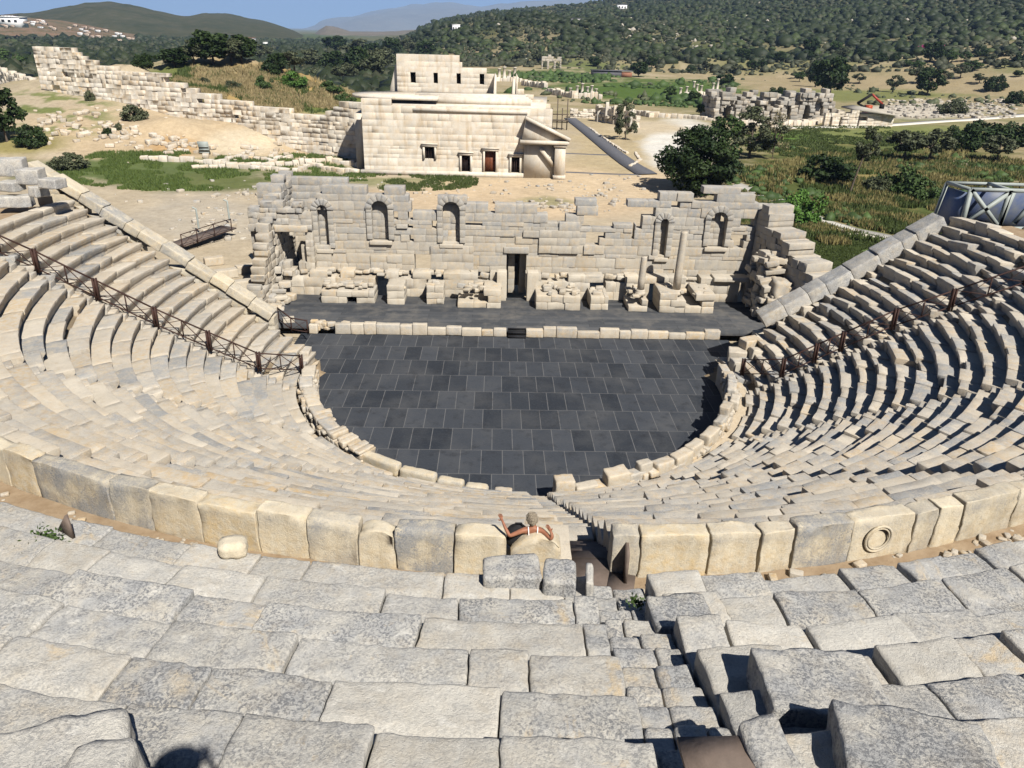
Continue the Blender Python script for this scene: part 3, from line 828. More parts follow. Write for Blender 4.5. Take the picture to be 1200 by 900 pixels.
for a in ((377, 439, 16.4, 1.75), (454, 474, 16.3, 1.85), (500, 520, 16.5, 1.95), (536, 587, 15.85, 1.85), (628, 680, 15.7, 1.8), (692, 713, 15.9, 1.6), (737, 759, 15.65, 1.75), (773, 837, 15.5, 1.95)): pier(*a)
# white dressed door jambs
for (px0, px1) in ((582, 593), (617, 630)):
    st = Stones(.006, 2.5, 1.2, .003, 9); x0, x1 = X(px0, 345, 17.9), X(px1, 345, 17.9)
    st.block((x1-x0, .8, 2.35), placed((x0, 17.6, zf-.01), (1, 0, 0), (0, 1, 0)), (5, 5, 8), .03, (1.12, .02, .1)); st.build('door_jamb', M['stage'], stage)
st = Stones(.012, 2.5, 1.2, .004, 9); a = at_y(590, 296, YW); b = at_y(620, 290, YW)
st.block((b[0]-a[0], 1.1, .5), placed((a[0], YW-.1, a[2]-.05), (1, 0, 0), (0, 1, 0)), (8, 4, 4), .04, (.95, .5, .1)); st.build('lintel', M['stage'], stage)
# two side walls and a back wall, added to keep the central door dark
st = Stones(.01, 2.5, 1.3, .005, 9)
ashlar(st, (-.50, 22.6, 0), (0, -1), 2.0, .5, lambda x: 4.3, .3, (.5, .7), (.8, 1.6), (), stage_tone, .01); ashlar(st, (.90, 20.6, 0), (0, 1), 2.0, .5, lambda x: 4.3, .3, (.5, .7), (.8, 1.6), (), stage_tone, .01)
ashlar(st, (-1.6, 22.7, 0), (1, 0), 3.4, .6, lambda x: 4.0, .3, (.5, .7), (.8, 1.6), (), stage_tone, .01)
st.build('light_block_wall', M['stage'], stage)
# left: rear wall, front ragged wall with door, west return wall
prof2 = [(300, 216), (306, 213), (326, 208.6), (392, 211), (407, 212)]
P2 = profile_from_px(prof2, 24.0); st = Stones(.012, 2.5, 1.4, .005, 9)
ashlar(st, (P2[0][0], 24.0, 0), (1, 0), P2[-1][0]-P2[0][0], .8, lambda x: float(np.interp(x+P2[0][0], [p[0] for p in P2], [p[1] for p in P2])), .3, (.5, .7), (1.0, 2.0), (), stage_tone, .008)
st.build('rear_wall', M['stage'], stage)
prof3 = [(290, 245), (296, 238), (305, 236), (330, 235), (352, 236), (358, 246), (361, 262), (367, 285)]
P3 = profile_from_px(prof3, 18.9); x30 = P3[0][0]
def op3(px0, px1, py0, py1):
    a = at_y(px0, py1, 18.9); b = at_y(px1, py0, 18.9); return (a[0]-x30, b[0]-x30, a[2], b[2], False)
st = Stones(.025, 2.5, 1.6, .008, 9)
ashlar(st, (x30, 18.9, 0), (1, 0), P3[-1][0]-x30, .9, lambda x: float(np.interp(x+x30, [p[0] for p in P3], [p[1] for p in P3])), .5, (.34, .5), (.5, 1.1), [op3(328, 357, 271, 307)], stage_tone, .06)
a = at_y(322, 271, 18.9); b = at_y(360, 263, 18.9)
st.block((b[0]-a[0], 1.05, .5), placed((a[0], 18.75, a[2]-.02), (1, 0, 0), (0, 1, 0)), (8, 4, 4), .05, (1.02, .15, .45))
st.build('front_wall', M['stage'], stage)
st = Stones(.03, 2.5, 1.6, .01, 9)
ashlar(st, (-19.2, 24.8, 0), (-.03, -1), 10.5, 1.0, pw([(0, 9.2), (3, 8.6), (5.5, 7.2), (7.5, 5.2), (9, 3.6), (10.5, 2.2)]), .3, (.36, .6), (.5, 1.2), (), stage_tone, .07)
st.build('side_wall', M['stage'], stage)
st = Stones(.035, 2.5, 1.6, .012, 9)
for k in range(46):
    t = random.random(); loose(st, (-19.3+random.uniform(-.5, 1.9), 19.0-t*4.5, .4+random.uniform(0, 2.6)*(1-t)), (random.uniform(.5, 1.4), random.uniform(.5, .9), random.uniform(.3, .55)), random.uniform(-.3, .3), random.gauss(0, .08), random.gauss(0, .08), (5, 4, 4), .06, rtone(.1, .2, .3))
st.build('tumbled_blocks', M['stage'], stage)
# right wing: outer wall, rubble core, return
st = Stones(.02, 2.5, 1.6, .008, 9)
ashlar(st, (22.9, 12.9, 0), (-.28, 1), 8.3, 2.2, pw([(0, 4.6), (1.0, 5.0), (2.2, 5.5), (3.6, 6.6), (5, 7.0), (6.6, 8.0), (8.3, 8.6)]), .3, (.4, .62), (.6, 1.2), (), stage_tone, .04)
E0 = at_y(876, 232, YW)
st.build('side_wall', M['stage'], stage)
st = Stones(.012, 2.5, 1.6, .005, 9)
ashlar(st, (X1-.1, YW+.15, 0), (1, 0), 20.2-X1, .9, lambda x: 8.6, .3, (.5, .7), (.8, 1.5), (), stage_tone, .01)
st.build('rear_wall', M['stage'], stage)
st = Stones(.05, 2.2, 1.6, .015, 9)
for k in range(150):
    yy = random.uniform(13.6, 18.8); zt_ = float(np.interp(yy, [13.4, 14.6, 15.4, 16.8, 17.8, 18.9], [1.4, 3.2, 4.5, 4.9, 4.2, 2.2])); zz = random.uniform(.4, zt_)
    w_ = random.uniform(.45, 1.1)
    loose(st, (19.35+random.uniform(-.75, .7)-.10*(5.5-zz)*random.random(), yy, zz), (random.uniform(.7, 1.5), w_, random.uniform(.3, .62)), random.uniform(-.35, .35), random.gauss(0, .1), random.gauss(0, .1), (5, 5, 4), .05, stage_tone(0, zz))
loose(st, (19.5, 16.2, .35), (1.3, 4.6, 3.3), 0, sub=(6, 8, 8), r=.3, tone=(.95, .3, .4), k=4)
st.build('rubble_core', M['stage'], stage)
# ledge slabs at the right end
for (px0, px1, py) in ((836, 852, 331), (850, 878, 330)):
    st = Stones(.015, 2.5, 1.6, .006, 9); x0, x1 = X(px0, py, 18.1), X(px1, py, 18.1)
    st.block((x1-x0-.03, 1.3, .34), placed((x0, 17.95, 2.32), (1, 0, 0), (0, 1, 0)), (8, 6, 4), .05, (1.06, .15, .1)); st.build('ledge_slab', M['stage'], stage)
# free standing columns on the piers
for (px, py0, py1, yy, r, lab) in ((794, 327, 266, 16.6, .30, 'taller cream column shaft standing on the broad pier'), (752, 325, 290, 16.4, .27, 'shorter cream column shaft standing on the narrow pier')):
    b = at_y(px, py0, yy); h = (py0-py1)*depth_of(b)/FPX/math.cos(PIT)*1.02
    t = empty('column', (b[0], b[1], 1.9), lab, 'column', 'columns on the stage piers')
    m = MB(); m.lathe((b[0], b[1], 1.72), [(r*1.5, 0), (r*1.5, .22), (r*1.25, .26), (r*1.35, .34), (r*1.1, .42)], 18); m.build('base', M['seat'], t, smooth=False)
    m = MB(); m.lathe((b[0], b[1], 2.12), [(r, 0), (r*.98, h*.3), (r*.93, h*.65), (r*.86, h*.97), (r*.8, h)], 20, (.02, 0)); m.build('shaft', M['seat'], t, smooth=True)

# ------------------------------------------------------------------ retaining walls (cut ends of the seating) with sloping coping
def analemma(A, B, nblk, wid, label, th=.8):
    A, B = np.array(A, float), np.array(B, float); e = B-A; L = np.linalg.norm(e); e /= L
    y = np.array([0, 1.0, 0]); y -= e*(e@y); y /= np.linalg.norm(y); n = np.cross(e, y)
    if n[2] < 0: n = -n
    t = empty('retaining_wall', (A[0], A[1], 0), label, 'wall')
    cuts = np.sort(np.concatenate([[0, L], (np.arange(1, nblk)+np.random.RandomState(3).uniform(-.25, .25, nblk-1))*L/nblk]))
    for k in range(nblk):
        st = Stones(.018, 2.2, 1.6, .007, 9); w = cuts[k+1]-cuts[k]
        o = A + e*cuts[k] - n*th + n*random.gauss(0, .05) - y*.05
        st.block((w-.02, wid+random.uniform(-.06, .1), th), placed(o, e, y, n), (max(6, int(w/.2)), 7, 6), .025, rtone(.08, .3 if B[0] < 0 else .5, .3)); st.build('coping', M['slab' if B[0] < 0 else 'upper'], t)
    st = Stones(.015, 2.5, 1.5, .006, 9)
    u = np.array([e[0], e[1]])/math.hypot(e[0], e[1]); Lh = math.hypot(*(B-A)[:2]); sl = (B[2]-A[2])/Lh
    off = 0.08 if u[0] > 0 else wid-.1
    nrm = np.array([-u[1], u[0]])
    o2 = A + np.array([0, .1, 0]) if u[0] > 0 else A + np.array([0, wid-.1, 0])
    ashlar(st, (o2[0], o2[1], 0), u, Lh, wid-.2, lambda x: A[2]+sl*x-th*1.25, .2, (.5, .7), (.9, 1.8), (), lambda x, z: rtone(.08, .3, .3), .02)
    st.build('masonry', M['slab'], t)
analemma((-15.2, 5.6, 3.55), (-28.1, 5.9, 12.30), 11, 1.0, 'sloping cream coping wall closing the left end of the seat rows', .5)
analemma((15.0, 5.4, 3.9), (24.7, 5.2, 10.35), 8, 1.3, 'sloping grey coping wall closing the right end of the seat rows')
# rough blocks at the top of the left wall
for k, (px, py, sx, sz, lab) in enumerate(((14, 203, 1.5, .9, 'big grey block at the very top of the left seat rows'), (38, 213, 1.2, .8, 'squarish grey block beside the top of the left coping'), (14, 221, 1.0, .5, 'flat grey block half under the big one at the left edge'), (20, 240, 1.6, .6, 'long pale block lying at the left edge of the picture'), (46, 228, .5, .55, 'small pale boulder near the top of the left coping'), (62, 218, 1.0, .5, 'cream block against the left coping with a dark hole behind it'))):
    p = at_y(px, py, 4.3-.35*k); s_ = (math.hypot(p[0], p[1])-12.9)/13.6
    single('stone_block', (p[0], p[1], p[2]-.1), (sx, .95, sz), random.uniform(-.3, .3), lab, tone=(1.0, .55, .3), rx=random.gauss(0, .06))

for k, (x, y, z, a, b, c, lab) in enumerate(((13.6, 4.6, 1.2, 1.1, .9, .9, 'big cream block at the right end of the kerb below the coping'), (14.4, 5.0, 1.9, 1.2, .8, .8, 'cream block stacked at the foot of the right coping'), (13.3, 3.6, 1.2, .8, .8, .6, 'cream block before the right railing post'), (14.6, 3.9, 1.9, 1.0, .8, .5, 'tilted cream block between the right railing and the coping'), (-13.5, 4.8, 1.0, 1.0, .9, .6, 'cream block between the left railing and the stage kerb'), (-13.9, 3.4, 1.1, .9, .7, .5, 'cream block behind the left railing end'))):
    single('stone_block', (x, y, z-.3), (a, b, c+.3), random.uniform(-.4, .4), lab, mat='seat', tone=rtone(.06, .2, .3), rx=random.gauss(0, .08), ry=random.gauss(0, .08))
# ------------------------------------------------------------------ railings
def railing(label, posts, h=1.02, name='railing', thin=False):
    t = empty(name, tuple(posts[0]), label, 'railing')
    posts = [np.array(p, float) for p in posts]
    for i, p in enumerate(posts):
        m = MB(); w = .09 if thin else .17
        if thin: m.box(p+np.array([0, 0, h/2]), (.07, .07, h+.1))
        else:
            m.box(p+np.array([-.07, 0, h/2]), (.06, .20, h+.14)); m.box(p+np.array([.07, 0, h/2]), (.06, .20, h+.14)); m.box(p+np.array([0, 0, h*.55]), (.10, .05, h*.7))
        m.build('post', M['rail'], t)
    for a, b in zip(posts, posts[1:]):
        m = MB(); z0, z1 = np.array([0, 0, .12]), np.array([0, 0, h])
        m.bar(a+z1, b+z1, .075, .06); m.build('top_rail', M['rail'], t)
        m = MB(); m.bar(a+z0, b+z0, .06, .05); m.build('bottom_rail', M['rail'], t)
        mid = (a+b)/2; m = MB()
        n = 1 if thin else 2
        for k in range(n):
            p, q = a+(b-a)*k/n, a+(b-a)*(k+1)/n
            m.bar(p+z0, q+z1, .042, .02); m.bar(p+z1, q+z0, .022, .042)
            if k: m.bar(p+z0, p+z1, .05, .05)
        m.build('cross_brace', M['rail'], t)
railing('dark brown cross braced railing stepping down through the left seat rows', [(-28.6, -4.4, 12.0), (-26.1, -3.8, 10.35), (-23.5, -3.1, 8.65), (-21.2, -2.6, 7.1), (-18.8, -2.1, 5.5), (-16.6, -1.3, 3.95), (-14.4, -.5, 2.45), tuple(at_z(354, 436, 1.3))])
railing('dark brown cross braced railing stepping down through the right seat rows', [tuple(at_z(869, 440, 1.25)), (14.5, -.4, 2.55), (16.0, -.75, 3.6), (17.2, -1.0, 4.4), (19.4, -1.6, 5.95), (21.6, -2.5, 7.35), (24.2, -3.7, 9.1), (26.6, -4.6, 10.6)])
railing('small dark railing beside the left end of the stage', [tuple(at_z(327, 376, .75)), tuple(at_z(342, 388, .75)), tuple(at_z(361, 391, .6))], .95, thin=True)
railing('dark railing of the little footbridge outside the left stage corner', [tuple(at_z(214, 290, .9)), tuple(at_z(232, 284, 1.0)), tuple(at_z(252, 277, 1.1)), tuple(at_z(272, 271, 1.2))], 1.2, thin=True)
a, b = at_z(208, 287, .85), at_z(268, 266, 1.15); m = MB(); m.bar(a, b, 2.0, .12); tag(m.build('footbridge_deck', M['wood']), 'dark deck of the little footbridge outside the left stage corner', 'footbridge')
for k, (px, py) in enumerate(((233, 268), (269, 258))):
    p = at_z(px, py, .8); m = MB(); m.tube([p, p+np.array([0, 0, 1.4]), p+np.array([0, 0, 2.0]), p+np.array([-.35, 0, 2.15])], [.1, .1, .1, .09], 8)
    tag(m.build('lamp_post', M['steel']), ('short grey bent lamp post at the near end of the footbridge' if k == 0 else 'short grey bent lamp post at the far end of the footbridge'), 'lamp post')
# big blocks of the left side passage
for k, (px, py, sx, sy, sz, rz, lab) in enumerate(((262, 318, 2.2, .9, .7, .5, 'long pale block beside the left side passage'), (250, 303, 1.6, .8, .7, .55, 'pale block under the footbridge railing'), (284, 332, 1.7, .9, .8, .5, 'pale block nearest the left coping foot'), (289, 312, 1.8, .8, .7, .6, 'pale block leaning on the left stage corner'), (322, 348, 1.2, .9, .8, .2, 'cream block at the foot of the left coping'), (309, 362, 1.0, .7, .6, .1, 'cream block in front of the left coping foot'), (338, 372, .8, .6, .55, .3, 'small cream block by the left stage railing'))):
    p = at_z(px, py, .9); single('stone_block', (p[0], p[1], .35), (sx, sy, sz), rz, lab, mat='stage', tone=rtone(.06, .15, .3), rx=random.gauss(0, .04), amp=.02)

# ------------------------------------------------------------------ the seated woman and the photographer whose shadow falls in
def skin_body(name, J, E, mat, parent=None, root=0, label=None):
    me = bpy.data.meshes.new(name)
    me.from_pydata([j[:3] for j in J], E, []); me.update()
    o = link(name, me, mat, parent)
    sk = o.modifiers.new('skin', 'SKIN'); sk.use_smooth_shade = True
    for i, j in enumerate(J):
        v = me.skin_vertices[0].data[i]; r = j[3]
        v.radius = r if isinstance(r, tuple) else (r, r); v.use_root = (i == root)
    ss = o.modifiers.new('sub', 'SUBSURF'); ss.levels = 2; ss.render_levels = 2
    for p in me.polygons: p.use_smooth = True
    return o
def hand(J, E, wrist, d, side, up=(0, 0, 1)):
    """palm and five curled fingers from wrist index along d"""
    w = np.array(J[wrist][:3]); d = np.array(d, float); d /= np.linalg.norm(d); u = np.array(up, float); u -= d*(d@u); u /= np.linalg.norm(u); s = np.cross(d, u)*side
    p = len(J); J.append((*(w+d*.055), (.036, .018))); E.append((wrist, p))
    for k, (off, ln) in enumerate(((-.03, .065), (-.010, .078), (.010, .074), (.030, .058))):
        a = w+d*.095+s*off; b = a+d*ln*.55-u*.008; c = b+d*ln*.40-u*.022
        i = len(J); J += [(*a, .0105), (*b, .009), (*c, .0075)]; E += [(p, i), (i, i+1), (i+1, i+2)]
    a = w+d*.03-s*.045; b = a+d*.03-s*.02; i = len(J); J += [(*a, .012), (*b, .009)]; E += [(p, i), (i, i+1)]
S0 = at_z(624.5, 619.5, 10.98)
sx, sy, sz = S0
wm = empty('person', (sx, sy+.1, 10.4), 'seated woman seen from behind leaning back with both arms over the broken slab', 'person')
def R(x, y, z): return (sx+x, sy+y, sz+z)
J = [(*R(0, .16, -.52), (.155, .12)), (*R(0, .12, -.38), (.125, .10)), (*R(0, .06, -.22), (.135, .095)), (*R(0, .0, -.07), (.15, .085)), (*R(0, .0, .02), (.085, .07)), (*R(.0, .02, .07), .050), (*R(-.01, .05, .12), .078), (*R(-.015, .07, .18), .095), (*R(-.015, .07, .25), .075),
     (*R(-.165, .0, -.03), .060), (*R(-.30, -.11, -.02), .047), (*R(-.45, -.24, .0), .040), (*R(-.53, -.17, .13), .033), (*R(-.585, -.11, .24), .025),
     (*R(.165, .0, -.03), .060), (*R(.26, -.13, -.05), .050), (*R(.34, -.25, -.06), .044), (*R(.355, -.235, .0), .038), (*R(.335, -.19, .055), .027),
     (*R(-.11, .35, -.50), .085), (*R(-.12, .66, -.46), .062), (*R(-.12, .72, -.70), .055), (*R(-.12, .70, -.98), .040), (*R(-.12, .84, -1.02), .035),
     (*R(.11, .35, -.50), .085), (*R(.13, .68, -.46), .062), (*R(.13, .74, -.70), .055), (*R(.13, .72, -.98), .040), (*R(.13, .86, -1.02), .035)]
Eg = [(0, 1), (1, 2), (2, 3), (3, 4), (4, 5), (5, 6), (6, 7), (7, 8), (3, 9), (9, 10), (10, 11), (11, 12), (12, 13), (3, 14), (14, 15), (15, 16), (16, 17), (17, 18), (0, 19), (19, 20), (20, 21), (21, 22), (22, 23), (0, 24), (24, 25), (25, 26), (26, 27), (27, 28)]
hand(J, Eg, 13, (-.12, .10, .3), -1, (0, 1, 0)); hand(J, Eg, 18, (-.15, .2, .2), 1, (0, 1, .3))
skin_body('body', J, Eg, M['skin'], wm)
def blob(name, c, r, mat, parent, amp=.12, freq=14, sub=4):
    bm = bmesh.new(); bmesh.ops.create_icosphere(bm, subdivisions=sub, radius=1)
    V = np.array([v.co[:] for v in bm.verts]); F = [[v.index for v in f.verts] for f in bm.faces]; bm.free()
    n = fbm(V*freq*.25+3, 4, 8)-.5
    V = V*(1+amp*2*n)[:, None]*np.array(r)+np.array(c)
    return link(name, mesh_np(name, V, np.array(F), None, True), mat, parent)
hr = blob('hair', R(-.02, .045, .205), (.105, .115, .118), M['hair'], wm, .40, 30, 5)
blob('hair_knot', R(-.005, -.035, .15), (.05, .045, .06), M['hair'], hr, .2, 16, 3)
m = MB()
for s in (-1, 1): m.tube([R(s*.075, -.088, -.26), R(s*.078, -.090, -.12), R(s*.085, -.075, .0), R(s*.09, -.02, .045), R(s*.09, .06, .0), R(s*.085, .11, -.10)], [.012]*6, 6)
m.build('shoulder_strap', M['cloth'], wm)
ring = [R(.148*math.cos(a), .045+.128*math.sin(a), -.245) for a in np.linspace(0, 2*PI, 25)]
m = MB(); m.tube(ring, [.042]*25, 8); m.build('top', M['cloth'], wm)
J = [(*R(0, .16, -.53), (.165, .13)), (*R(0, .14, -.40), (.145, .115)), (*R(-.11, .34, -.50), .097), (*R(-.12, .52, -.475), .086), (*R(.11, .34, -.50), .097), (*R(.125, .52, -.475), .086)]
skin_body('shorts', J, [(0, 1), (0, 2), (2, 3), (0, 4), (4, 5)], M['bluepants'], wm)
p = at_z(607, 627, 10.75); t = empty('bag', (p[0], p[1], 10.4), 'black bag on the bench under the left arm of the seated woman', 'bag')
bg = blob('body', (p[0], p[1]+.05, 10.68), (.26, .18, .28), M['black'], t, .10, 6); 
m = MB(); m.tube([(p[0]-.12, p[1], 10.9), (p[0]-.05, p[1], 11.03), (p[0]+.06, p[1], 11.03), (p[0]+.12, p[1], 10.9)], [.015]*4, 6); m.build('handle', M['black'], t)

px_, py_, pz_ = CAM[0], CAM[1]-.20, 18.10
ph = empty('person', (px_, py_, pz_), 'photographer in a sun hat at the top whose head shadow falls on the foreground', 'person')
def Q(x, y, z): return (px_+x, py_+y, pz_+z)
J = [(*Q(0, 0, .92), (.16, .11)), (*Q(0, 0, 1.10), (.14, .10)), (*Q(0, -.02, 1.32), (.17, .11)), (*Q(0, -.02, 1.42), (.09, .07)), (*Q(0, -.02, 1.50), .055), (*Q(0, -.03, 1.60), .085), (*Q(0, -.03, 1.69), .095),
     (*Q(-.19, -.02, 1.36), .06), (*Q(-.27, .02, 1.10), .045), (*Q(-.21, .16, 1.22), .038), (*Q(-.15, .20, 1.36), .028), (*Q(.19, -.02, 1.36), .06), (*Q(.27, .02, 1.10), .045), (*Q(.21, .16, 1.22), .038), (*Q(.15, .20, 1.36), .028),
     (*Q(-.10, 0, .80), .095), (*Q(-.11, 0, .48), .065), (*Q(-.11, -.01, .09), .045), (*Q(-.11, .14, .04), .04), (*Q(.10, 0, .80), .095), (*Q(.11, 0, .48), .065), (*Q(.11, -.01, .09), .045), (*Q(.11, .14, .04), .04)]
Eg = [(0, 1), (1, 2), (2, 3), (3, 4), (4, 5), (5, 6), (2, 7), (7, 8), (8, 9), (9, 10), (2, 11), (11, 12), (12, 13), (13, 14), (0, 15), (15, 16), (16, 17), (17, 18), (0, 19), (19, 20), (20, 21), (21, 22)]
hand(J, Eg, 10, (.1, .1, .2), -1); hand(J, Eg, 14, (-.1, .1, .2), 1)
skin_body('body', J, Eg, M['skin'], ph)
m = MB(); m.lathe(Q(0, -.10, 1.66), [(.225, 0), (.23, .015), (.13, .03), (.125, .09), (.10, .14), (.03, .16)], 24); m.build('hat', M['cloth'], ph, smooth=True)
EXPO = .90
HAZE = 8e-5
# ------------------------------------------------------------------ TERRAIN
def horizon_dir(px, py): return ray(px, py)
def polar(x, y): return np.hypot(x-CAM[0], y-CAM[1]), np.degrees(np.arctan2(x-CAM[0], y-CAM[1]))
def az_px(px, py=80):
    d = ray(px, py); return math.degrees(math.atan2(d[0], d[1]))
RIDGE = [(-700, 60), (440, 58), (470, 44), (490, 34), (510, 26), (530, 21), (555, 17), (580, 13), (610, 11), (640, 8), (670, 6), (700, 3), (760, -4), (850, -16), (1000, -32), (1200, -52), (1500, -60), (2200, -30)]
def rayz(px, py, dist): return at_d(px, py, dist)[2]
_ra = [az_px(p, q) for p, q in RIDGE]; _rz = [max(0, rayz(p, q, 1500)) for p, q in RIDGE]
MOUNDS = []
def mound(px, py_foot, dx, dy, h, z=.5, rot=0):
    p = at_z(px, py_foot, z); MOUNDS.append((p[0], p[1], dx, dy, h, rot))
mound(282, 175, 9, 6, 2.6); mound(205, 178, 5.5, 4, 2.2); mound(110, 150, 17, 9, 3.2); mound(55, 140, 12, 8, 2.5); mound(165, 150, 5, 5, 2.6); mound(255, 192, 7, 2, .6); mound(350, 192, 9, 2, .6)
gm = at_d(290, 90, 205); MOUNDS.append((gm[0], gm[1], 34, 24, 7.5, 0)); gm = at_d(215, 90, 215); MOUNDS.append((gm[0], gm[1], 16, 16, 3.0, 0))
mound(1000, 215, 26, 12, 1.0); mound(905, 215, 9, 8, .9)
def HT(x, y):
    x = np.asarray(x, float); y = np.asarray(y, float)
    d, az = polar(x, y)
    h = .35 + .12*(fbm2(x*.12, y*.12, 3, 4)-.5)*sstep(22, 40, y)
    for (mx, my, sx_, sy_, mh, _) in MOUNDS:
        g = np.exp(-(((x-mx)/sx_)**2+((y-my)/sy_)**2)); h = h + mh*g*(1+.55*(fbm2(x*.25, y*.25, 4, 9)-.5))
    h = h + 6.5*sstep(30, 72, -x)*sstep(62, 108, y)*(1-sstep(165, 260, d))
    # gentle roughness on the far plain
    h = h + 2.0*(fbm2(x*.012, y*.012, 3, 21)-.4)*sstep(220, 420, d)
    # the wooded hillside on the right
    R_ = np.interp(az, _ra, _rz)
    d0 = np.interp(az, [az_px(430), az_px(520), az_px(640), az_px(860), az_px(1200)], [900, 560, 500, 470, 400])
    t = np.clip((d-d0)/(1500-d0), 0, 1.0)
    ramp = t**.95
    hill = R_*ramp*(1-.25*sstep(1500, 2500, d))
    hill = hill*(1+.32*(fbm2(x*.006, y*.006, 4, 31)-.5)*np.sin(np.clip(t, 0, 1)*PI)) + 5*(fbm2(x*.02, y*.02, 3, 35)-.5)*sstep(0, .06, t)*(R_ > 4)
    # nearer rocky spur
    for (sp, dist, w1, w2, hh) in ((640, 640, 70, 110, 12), (575, 720, 60, 110, 14), (770, 660, 60, 120, 7), (505, 800, 45, 90, 8)):
        p = at_d(sp, 70, dist); hill = hill + hh*np.exp(-(((x-p[0])/w1)**2+((y-p[1])/w2)**2))*(.7+.6*fbm2(x*.015, y*.015, 3, 51))
    h = h + np.maximum(hill, 0)
    # theatre: the slope the seats are laid on, and the hollow in front
    r = np.hypot(x, y); s = (r-12.9)/13.6
    cav = np.where(r < 26.0, np.clip(1.25+9.15*s-1.3, -1.0, 8.7), np.where(r < 28.9, 8.7, np.minimum(9.4+.45*(r-28.9), 15)))
    k = 1-sstep(5.3, 6.3, y)
    h = h*(1-k) + cav*k*(1-sstep(60, 90, r)*.35)
    inner = (y >= 5.3) & (y < 26) & (np.abs(x) < 19.5)
    h = np.where(inner, np.minimum(h, -.35), h)
    return h
az_d = np.concatenate([np.arange(-110, -46, 2.5), np.arange(-46, 46, .13), np.arange(46, 111, 2.5)])
ds = np.concatenate([np.arange(1, 44, 1.6), np.arange(44, 190, .62), np.geomspace(191, 3000, 190)])
AZ, DS = np.meshgrid(np.radians(az_d), ds)
gx = CAM[0]+DS*np.sin(AZ); gy = CAM[1]+DS*np.cos(AZ)
gz = HT(gx.ravel(), gy.ravel()).reshape(gx.shape)
na, nd = len(az_d), len(ds)
V = np.stack([gx, gy, gz], -1).reshape(-1, 3)
ii, jj = np.meshgrid(np.arange(nd-1), np.arange(na-1), indexing='ij'); q = (ii*na+jj).ravel()
F = np.stack([q, q+1, q+na+1, q+na], -1)
_bvh = BVHTree.FromPolygons(V.tolist(), F.tolist())
def ground(px, py):
    """where the sight line through a measured point meets the ground"""
    d = ray(px, py); d = d/np.linalg.norm(d); o = CAM+d*62
    hit = _bvh.ray_cast(Vector(o), Vector(d), 4000)[0]
    return np.array(hit) if hit is not None else np.array([*(CAM+d*2500)[:2], 0])
